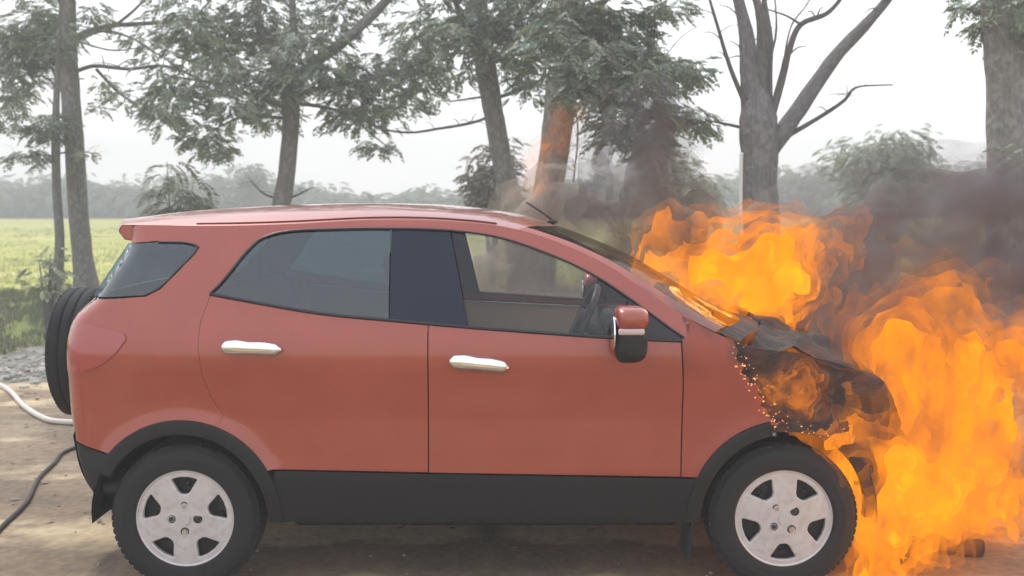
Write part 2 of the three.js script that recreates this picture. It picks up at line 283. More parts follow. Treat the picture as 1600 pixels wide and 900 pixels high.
function handleGeometry() { // rounded grab handle, thicker at its ends
  return limb([[-0.122, 0.004, -0.012, 0.012], [-0.10, 0.005, 0.0, 0.029], [-0.06, 0.006, 0.008, 0.032], [-0.01, 0.003, 0.011, 0.027], [0.05, 0.001, 0.010, 0.028], [0.095, -0.004, 0.002, 0.025], [0.122, -0.007, -0.012, 0.008]], 16, 5).scale(1, 1, 0.6);
}
const bowlG = new THREE.SphereGeometry(1, 20, 12).scale(0.085, 0.034, 0.006);
const handleG = handleGeometry(), keyholeG = new THREE.CylinderGeometry(0.007, 0.007, 0.006, 12).rotateX(Math.PI / 2);
both((m, s) => {
  part(car, 'body_side', m(bodySide), M.paint);
  const rd = part(car, 'rear_door', m(rearDoor), M.paint), fd = part(car, 'front_door', m(frontDoor), M.paint);
  part(rd, 'window', m(rearGlass), M.tint, 'dark tinted rear side window');
  part(fd, 'window', m(frontGlass), M.glass);
  for (const [d, x, y, tilt, key] of [[rd, -0.958, 1.043, 0.0, 0], [fd, -0.019, 0.978, -0.06, 1]]) {
    const h = part(d, 'handle', m(handleG.clone().rotateZ(tilt).translate(x, y, sideZ(x, y) + 0.018)), M.chrome, 'pale chrome door handle');
    part(d, 'handle_recess', m(bowlG.clone().rotateZ(tilt).translate(x, y + 0.004, sideZ(x, y) - 0.002)), M.paint);
    if (key) part(d, 'lock', m(keyholeG.clone().translate(x - 0.075, y + 0.006, sideZ(x, y) + 0.036)), M.steel);
  }
  part(car, 'front_wing', m(wing), M.sootPaint);
  part(car, 'burnt_wing', m(burntWing), M.char, 'charred front wing behind the flames');
  part(car, 'sill_cladding', m(sill), M.plastic);
  part(car, 'arch_cladding', m(archTrimRear), M.plastic); part(car, 'arch_cladding', m(archTrimFront), M.plastic); part(car, 'burnt_arch_cladding', m(archBurnt), M.char);
  part(car, 'bumper_side', m(bumperSide), M.plastic);
  part(car, 'tail_lamp', m(lampSide), M.lamp);
  part(car, 'inner_side', m(innerSide), M.inner); part(car, 'door_lining', m(doorLining), M.lining);
  part(car, 'door_pillar', m(pillar), M.pillarFilm); part(car, 'mirror_sail', m(sail), M.trim);
  part(car, 'quarter_window', m(quarter), M.tint);
  part(car, 'window_trim', m(windowTrim), M.trim); part(car, 'quarter_trim', m(quarterTrim), M.trim);
  // wheel houses
  part(car, 'wheel_house', houseG(-1.26, s), M.inner); part(car, 'wheel_house', houseG(1.26, s), M.inner);
  // mud flap behind the front wheel
  part(car, 'mud_flap', new RoundedBoxGeometry(0.02, 0.24, 0.2, 2, 0.008).rotateZ(-0.12).translate(0.875, 0.25, s * 0.74), M.rubber);
});
function houseG(cx, s) { return sheet(28, 1, (u, v) => { const a = lerp(-0.1, Math.PI + 0.1, u); return [cx + Math.cos(a) * 0.40, 0.33 + Math.sin(a) * 0.40, s * lerp(0.38, 0.835, v)]; }); }

// roof, pillars, windscreen, bonnet
const wsTop = (f) => 0.34 - 0.20 * f * f, wsLow = (f) => 1.20 - 0.24 * f * f, roofEnd = (f) => -1.70 + 0.115 * f * f;
const strip = (x0, x1, f0, f1, ns, nt, off = 0) => sheet(ns, nt, (s, t) => { const f = lerp(f0, f1, t), p = topAt(lerp(x0(f), x1(f), s), f); p[1] += off; return p; }, 1);
const roof = part(car, 'roof', strip(wsTop, roofEnd, -1, 1, 60, 40), M.paint);
part(car, 'spoiler_lip', sheet(40, 6, (s, t) => { const f = lerp(-1, 1, s), x = roofEnd(f), p = topAt(x, f), a = t * Math.PI; return [p[0] - 0.014 * Math.sin(a) + 0.06 * Math.max(0, t - 0.5), p[1] - 0.055 * t, p[2]]; }), M.paint);
part(car, 'rear_header', sheet(40, 2, (s, t) => { const f = lerp(-1, 1, s), x = roofEnd(f), p = topAt(x, f); return [lerp(p[0] + 0.03, -1.50, t), p[1] - 0.055 - 0.03 * t, p[2] * 0.99]; }), M.paint);
for (const s of [1, -1]) {
  part(car, 'windscreen_pillar', sooted(strip(wsTop, wsLow, s * 0.90, s, 30, 6), (x) => (x - 0.62) * 0.7), M.sootPaint);
  const ditch = (off) => along((x) => x, 0.05, -1.25, 30).map(([x]) => { const p = topAt(x, s * 0.965); return V(p[0], p[1] + off, p[2]); });
  part(car, 'roof_ditch', new THREE.TubeGeometry(new THREE.CatmullRomCurve3(ditch(0.001)), 60, 0.0045, 6), M.ditch);
}
const windscreen = part(car, 'windscreen', strip(wsTop, wsLow, -0.895, 0.895, 24, 24, -0.004), M.screen);
part(car, 'cowl', strip((f) => wsLow(f) + 0.004, (f) => wsLow(f) + 0.09, -0.97, 0.97, 4, 24, -0.006), M.char);
part(car, 'burnt_bonnet', sheet(44, 44, (s, t) => { const f = lerp(-0.985, 0.985, t), p = topAt(lerp(wsLow(f) + 0.10, 1.86 - 0.1 * f * f, s), f); p[1] += 0.075 * fbm(p[0] * 3.2, p[2] * 3.2, 2, 3) - 0.03 + 0.02 * (1 - f * f); return p; }), M.char, 'buckled charred bonnet under the flames');
// the nose
part(car, 'burnt_nose', sheet(40, 30, (s, t) => { const y = lerp(0.26, 0.76, t), f = lerp(-1, 1, s), zz = sideZ(noseX(y) - 0.015, y); return [noseX(y) - 0.02 + 0.07 * (1 - f * f) + 0.02 * fbm(y * 6, f * 5, 4, 4), y, f * zz]; }), M.char, 'burnt out bumper and grille');
for (const s of [1, -1]) { // hollow of the burnt head lamp
  part(car, 'head_lamp_shell', new THREE.SphereGeometry(0.15, 20, 14).scale(1.1, 0.6, 0.55).rotateY(s * -0.4).translate(1.55, 0.85, s * 0.735), M.char, 'burnt out head lamp');
}
// tail gate
const gate = (y0, y1, ny, off) => sheet(36, ny, (s, t) => { const y = lerp(y0, y1, t), f = lerp(-1, 1, s), x = rearX(y), zz = sideZ(x + 0.001, y); return [x - 0.075 * (1 - f ** 4) - off, y, f * zz]; });
for (const s of [1, -1]) { const e = new THREE.Shape([[-1.47, 1.547], [-1.583, 1.547], [-1.598, 1.52], [-1.575, 1.488], [-1.47, 1.47]].map(([x, y]) => new THREE.Vector2(x, y))); const g = new THREE.ExtrudeGeometry(e, { depth: 0.13, bevelEnabled: true, bevelThickness: 0.006, bevelSize: 0.004, bevelSegments: 2 }).translate(0, -0.004, 0.445); part(car, 'spoiler_end', s > 0 ? g : mirrored(g), M.paint); }
const tailgate = part(car, 'tailgate', gate(0.64, 1.232, 24, 0), M.paint);
part(tailgate, 'rear_window', gate(1.238, 1.46, 10, -0.004), M.tint);
part(tailgate, 'number_plate_panel', new RoundedBoxGeometry(0.012, 0.12, 0.44, 2, 0.005).translate(-1.862, 0.72, -0.5), M.plastic);
part(car, 'rear_bumper', gate(0.31, 0.636, 14, 0.012), M.plastic);
// antenna
part(roof, 'antenna', mergeGeometries([limb([[0.315, 1.555, 0.02, 0.006], [0.25, 1.60, 0.02, 0.005], [0.185, 1.642, 0.02, 0.004]], 8, 4), new THREE.SphereGeometry(0.02, 12, 8).scale(1.4, 0.6, 0.8).translate(0.31, 1.548, 0.02)]), M.trim);
// underside
part(car, 'underbody', mergeGeometries([new RoundedBoxGeometry(1.66, 0.12, 1.50, 2, 0.03).translate(0, 0.31, 0), new RoundedBoxGeometry(0.6, 0.1, 0.72, 2, 0.03).translate(-1.3, 0.36, 0), new RoundedBoxGeometry(0.9, 0.14, 0.72, 2, 0.03).translate(1.3, 0.34, 0), new THREE.CylinderGeometry(0.04, 0.04, 1.5, 10).rotateX(Math.PI / 2).translate(-1.26, 0.31, 0)].map((g) => g.index ? g.toNonIndexed() : g)), M.inner);
// inside
const cabinGroup = car;
const rbox = (w, h, d, r, x, y, z, rz = 0, ry = 0) => new RoundedBoxGeometry(w, h, d, 3, r).rotateZ(rz).rotateY(ry).translate(x, y, z);
part(car, 'cabin_floor', rbox(2.6, 0.05, 1.5, 0.02, -0.35, 0.42, 0), M.cabin);
part(car, 'dashboard', mergeGeometries([rbox(0.42, 0.34, 1.40, 0.09, 0.80, 0.91, 0), rbox(0.26, 0.10, 0.5, 0.05, 0.66, 1.09, 0.38)]), M.cabin);
part(car, 'roof_lining', strip((f) => wsTop(f) - 0.05, (f) => roofEnd(f) + 0.16, -0.93, 0.93, 24, 16, -0.035), M.lining);
for (const z of [0.37, -0.37]) {
  const seat = part(car, 'front_seat', mergeGeometries([rbox(0.52, 0.16, 0.50, 0.06, 0.02, 0.62, z, 0.08), rbox(0.15, 0.62, 0.48, 0.06, -0.30, 0.94, z, 0.26)]), M.seat);
  part(seat, 'headrest', mergeGeometries([rbox(0.09, 0.17, 0.27, 0.04, -0.41, 1.335, z, 0.2), rbox(0.02, 0.1, 0.12, 0.009, -0.40, 1.24, z, 0.2)]), M.seat);
}
const bench = part(car, 'rear_seat', mergeGeometries([rbox(0.50, 0.16, 1.3, 0.06, -0.80, 0.66, 0, 0.08), rbox(0.15, 0.60, 1.3, 0.06, -1.10, 0.96, 0, 0.28)]), M.seat);
for (const z of [0.4, -0.4]) part(bench, 'headrest', rbox(0.09, 0.15, 0.25, 0.04, -1.20, 1.30, z, 0.22), M.seat);
const wheelRim = new THREE.TorusGeometry(0.182, 0.016, 10, 40), spoke = (a) => new THREE.BoxGeometry(0.17, 0.035, 0.02).translate(0.085, 0, -0.01).rotateZ(a);
part(car, 'steering_wheel', mergeGeometries([wheelRim, spoke(0), spoke(Math.PI), spoke(-Math.PI / 2), new THREE.CylinderGeometry(0.07, 0.06, 0.05, 20).rotateX(Math.PI / 2), new THREE.CylinderGeometry(0.03, 0.04, 0.28, 14).rotateX(Math.PI / 2).translate(0, 0, -0.16)]).rotateY(-Math.PI / 2).rotateZ(-0.42).translate(0.43, 1.09, 0.38), M.trim);

// door mirrors
both((m) => {
  const shell = new THREE.SphereGeometry(1, 28, 20); { const p = shell.attributes.position; for (let i = 0; i < p.count; i++) { const x = p.getX(i), y = p.getY(i), z = p.getZ(i), k = Math.pow(Math.abs(x) ** 3.2 + Math.abs(y) ** 3.2 + Math.abs(z) ** 2.6, -1 / 3); p.setXYZ(i, x * k * (x > 0 ? 1 : 0.55), y * k, z * k); } shell.computeVertexNormals(); }
  const mx = 0.575, my = 1.135, mz = 0.985;
  const base = part(car, 'door_mirror', m(shell.clone().scale(0.085, 0.078, 0.10).translate(mx, my - 0.055, mz)), M.plastic, 'door mirror with red cap and black lower shell');
  part(base, 'cap', m(shell.clone().scale(0.088, 0.05, 0.104).translate(mx, my + 0.045, mz)), M.paint);
  part(base, 'turn_signal', m(new RoundedBoxGeometry(0.105, 0.026, 0.03, 3, 0.01).rotateY(0).translate(mx + 0.012, my + 0.0, mz + 0.088)), M.reflector, 'pale turn signal stripe');
  part(base, 'stalk', m(rbox(0.09, 0.05, 0.16, 0.02, mx + 0.03, my - 0.045, 0.88)), M.plastic);
  part(base, 'glass', m(new THREE.CylinderGeometry(0.07, 0.07, 0.006, 20).scale(1, 1, 1.15).rotateZ(Math.PI / 2).translate(mx - 0.052, my - 0.015, mz)), M.chrome);
});

// wheels
function wheelParts() {
  const prof = [[0.205, -0.095], [0.225, -0.104], [0.262, -0.103], [0.290, -0.092], [0.308, -0.074], [0.316, -0.06], [0.317, -0.03], [0.309, -0.028], [0.309, -0.02], [0.317, -0.018], [0.317, 0.018], [0.309, 0.02], [0.309, 0.028], [0.317, 0.03], [0.316, 0.06], [0.308, 0.074], [0.290, 0.092], [0.285, 0.0945], [0.262, 0.101], [0.258, 0.1035], [0.246, 0.1035], [0.242, 0.101], [0.228, 0.102], [0.212, 0.098], [0.205, 0.088]];
  const tyre = new THREE.LatheGeometry(prof.map(([r, z]) => new THREE.Vector2(r, z)), 72).rotateX(Math.PI / 2);
  const blocks = []; for (let i = 0; i < 64; i++) for (const s of [1, -1]) blocks.push(new THREE.BoxGeometry(0.021, 0.012, 0.030).translate(0, 0.3075, s * 0.062).rotateX(0).rotateZ(i / 64 * Math.PI * 2));
  const shape = new THREE.Shape(); shape.absarc(0, 0, 0.205, 0, Math.PI * 2);
  for (let k = 0; k < 5; k++) { // five openings between broad spokes
    const a = k * Math.PI * 2 / 5 + Math.PI / 2, P = (r, d) => [Math.cos(a + d) * r, Math.sin(a + d) * r], h = new THREE.Path(), pts = [[0.181, 0.30], [0.182, 0.1], [0.182, -0.1], [0.181, -0.30], [0.172, -0.345], [0.15, -0.31], [0.118, -0.25], [0.105, -0.16], [0.101, 0], [0.105, 0.16], [0.118, 0.25], [0.15, 0.31], [0.172, 0.345]].map(([r, d]) => new THREE.Vector2(...P(r, d)));
    h.setFromPoints(pts); h.closePath(); shape.holes.push(h);
  }
  const cover = new THREE.ExtrudeGeometry(shape, { depth: 0.012, bevelEnabled: true, bevelThickness: 0.006, bevelSize: 0.005, bevelSegments: 3, curveSegments: 60 });
  { const p = cover.attributes.position; for (let i = 0; i < p.count; i++) { const r = Math.hypot(p.getX(i), p.getY(i)); p.setZ(i, p.getZ(i) + 0.066 + 0.022 * Math.cos(Math.min(1, r / 0.205) * Math.PI * 0.5) - 0.012 * Math.exp(-(((r - 0.05) / 0.03) ** 2))); } }
  const lip = new THREE.TorusGeometry(0.2045, 0.007, 10, 72).translate(0, 0, 0.083);
  const disc = mergeGeometries([new THREE.CylinderGeometry(0.20, 0.20, 0.02, 48).rotateX(Math.PI / 2).translate(0, 0, 0.022), new THREE.LatheGeometry([new THREE.Vector2(0.2, -0.09), new THREE.Vector2(0.195, 0.0), new THREE.Vector2(0.203, 0.085)], 48).rotateX(Math.PI / 2), ...Array.from({ length: 8 }, (_, i) => new THREE.SphereGeometry(0.016, 10, 8).translate(0.14, 0, 0.03).rotateZ(i * Math.PI / 4))]);
  const nut = new THREE.CylinderGeometry(0.0105, 0.0125, 0.018, 10).rotateX(Math.PI / 2), well = new THREE.TorusGeometry(0.0155, 0.0035, 8, 18);
  const hub = new THREE.CylinderGeometry(0.024, 0.028, 0.012, 20).rotateX(Math.PI / 2).translate(0, 0, 0.096);
  return { tyre, tread: mergeGeometries(blocks), cover, lip, disc, nut, well, hub };
}
const WP = wheelParts();
function wheel(x, y, z, turn, spin, label) {
  const g = new THREE.Group(); g.name = 'wheel'; g.position.set(x, y, z); g.rotation.set(0, turn, 0); if (label) g.userData.label = label; car.add(g);
  const spun = (geo) => geo.clone().rotateZ(spin);
  part(g, 'tyre', WP.tyre, M.rubber); part(g, 'tread_blocks', WP.tread, M.rubber).userData.kind = 'stuff'; part(g, 'brake_disc', WP.disc, M.steel); part(g, 'wheel_cover', spun(WP.cover), M.silver); part(g, 'rim_lip', WP.lip, M.silver); part(g, 'hub_cap', spun(WP.hub), M.silver);
  for (let k = 0; k < 4; k++) { const a = spin + k * Math.PI / 2; part(g, 'lug_nut', WP.nut.clone().translate(Math.cos(a) * 0.055, Math.sin(a) * 0.055, 0.092), k % 2 ? M.chrome : M.steel); part(g, 'lug_well', WP.well.clone().translate(Math.cos(a) * 0.055, Math.sin(a) * 0.055, 0.0945), M.steel); }
  return g;
}
wheel(-1.26, 0.317, 0.762, 0, 0); wheel(1.26, 0.317, 0.762, 0, Math.PI / 5); wheel(-1.26, 0.317, -0.762, Math.PI, 0.3); wheel(1.26, 0.317, -0.762, Math.PI, 0.7);
const spare = wheel(-1.985, 0.905, -0.02, -Math.PI / 2, 0.2, 'black spare wheel on the tailgate');
part(car, 'spare_bracket', new THREE.CylinderGeometry(0.09, 0.13, 0.12, 20).rotateZ(Math.PI / 2).translate(-1.90, 0.905, -0.02), M.plastic);
shade(car);
// ---------------------------------------------------------------- trees and plants
const barkTex = texture(512, (u, v) => { const a = 0.5 + 0.5 * fbm(u * 26, v * 7, 3, 6), b = smooth(fbm(u * 6, v * 6, 7, 4), 0.05, 0.3); return mixc(mixc([0.40, 0.385, 0.365], [0.60, 0.58, 0.555], a), [0.66, 0.645, 0.61], b * 0.45); }, true, 1);
const barkBump = texture(512, (u, v) => { const n = 0.5 + 0.5 * fbm(u * 30, v * 8, 4, 6); return [n, n, n]; }, false, 1);
M.bark = std(0xffffff, 0.95, { map: barkTex, bumpMap: barkBump, bumpScale: 0.03 });
M.dryBark = std(lin(0.80, 0.78, 0.84), 0.95, { map: barkTex, bumpMap: barkBump, bumpScale: 0.03 });
const leafy = (c) => phys(c, 1, { transmission: 0.28, thickness: 0, ior: 1.4 });
M.leaf = leafy(lin(0.235, 0.275, 0.18)); M.paleLeaf = leafy(lin(0.26, 0.28, 0.17)); M.dryLeaf = leafy(lin(0.16, 0.13, 0.09)); M.grass = phys(lin(0.36, 0.39, 0.17), 1, { transmission: 0.45, thickness: 0, ior: 1.4 }); M.dryGrass = phys(lin(0.55, 0.55, 0.25), 1, { transmission: 0.45, thickness: 0, ior: 1.4 });
// a drooping twig with leaflets in pairs
function frond(pairs, len, leaf, wide, droop) {
  const pos = [], nor = [], idx = [];
  const quad = (b, d, n, l, w) => { const s = new THREE.Vector3().crossVectors(d, n).normalize(), k = pos.length / 3; for (const [t, o, f] of [[0, 0, 0], [0.45, 1, 0.1], [1, 0, -0.06], [0.45, -1, 0.1]]) { const p = b.clone().addScaledVector(d, t * l).addScaledVector(s, o * w).addScaledVector(n, f * l); pos.push(p.x, p.y, p.z); nor.push(n.x, n.y, n.z); } idx.push(k, k + 1, k + 2, k, k + 2, k + 3); };
  const at = (t) => V(t * len * (1 - droop * 0.35 * t), -droop * len * t * t * 0.6, 0);
  for (let i = 0; i < pairs; i++) {
    const t = (i + 0.7) / pairs, b = at(t), l = leaf * (0.7 + 0.5 * Math.sin(t * Math.PI)) * rr(0.8, 1.15);
    for (const s of [1, -1]) quad(b, V(0.55, -0.25 * rr(0.3, 1.6), s * 0.8).normalize(), V(rr(-0.3, 0.3), 1, s * rr(-0.2, 0.5)).normalize(), l, l * wide);
  }
  quad(at(1), V(0.9, -0.4, 0).normalize(), V(0.3, 1, 0).normalize(), leaf, leaf * wide);
  const e = at(1), m = at(0.5), w = len * 0.012, k = pos.length / 3;
  pos.push(0, 0, -w, 0, 0, w, m.x, m.y, w, m.x, m.y, -w, e.x, e.y, 0); for (let i = 0; i < 5; i++) nor.push(0, 1, 0); idx.push(k, k + 1, k + 2, k, k + 2, k + 3, k + 3, k + 2, k + 4);
  return geom(pos, nor, idx);
}
reseed(31);
const frondA = frond(6, 0.24, 0.066, 0.28, 0.5), frondB = frond(5, 0.24, 0.08, 0.34, 0.4), frondLong = frond(11, 0.62, 0.12, 0.2, 0.9);
const dummy = new THREE.Object3D();
function leaves(parent, name, geometry, material, clusters, size = 1, tint = 0.25) { // clusters: [x, y, z, rx, ry, rz, count]
  const total = clusters.reduce((n, c) => n + c[6], 0), im = new THREE.InstancedMesh(geometry, material, total), col = new THREE.Color(); let k = 0;
  for (const [x, y, z, rx, ry, rz, n] of clusters) for (let i = 0; i < n; i++) {
    const a = rr(0, Math.PI * 2), u = rr(-1, 1), q = Math.sqrt(1 - u * u), r = Math.pow(rnd(), 0.42) * (1 + 0.45 * fbm(x + Math.cos(a) * 2, y + u * 2, z + Math.sin(a) * 2, 2));
    dummy.position.set(x + Math.cos(a) * q * rx * r, y + u * ry * r, z + Math.sin(a) * q * rz * r);
    dummy.rotation.set(rr(-0.5, 0.5), a * -1 + rr(-1, 1), rr(-0.7, 0.35)); dummy.rotation.order = 'YXZ'; dummy.scale.setScalar(size * rr(0.65, 1.3)); dummy.updateMatrix(); im.setMatrixAt(k, dummy.matrix);
    const b = 1 + rr(-tint, tint), y2 = rr(-0.1, 0.15); im.setColorAt(k, col.setRGB(b * (1 + y2), b, b * (1 - y2))); k++;
  }
  im.name = name; im.userData.kind = 'stuff'; im.castShadow = im.receiveShadow = true; parent.add(im); return im;
}
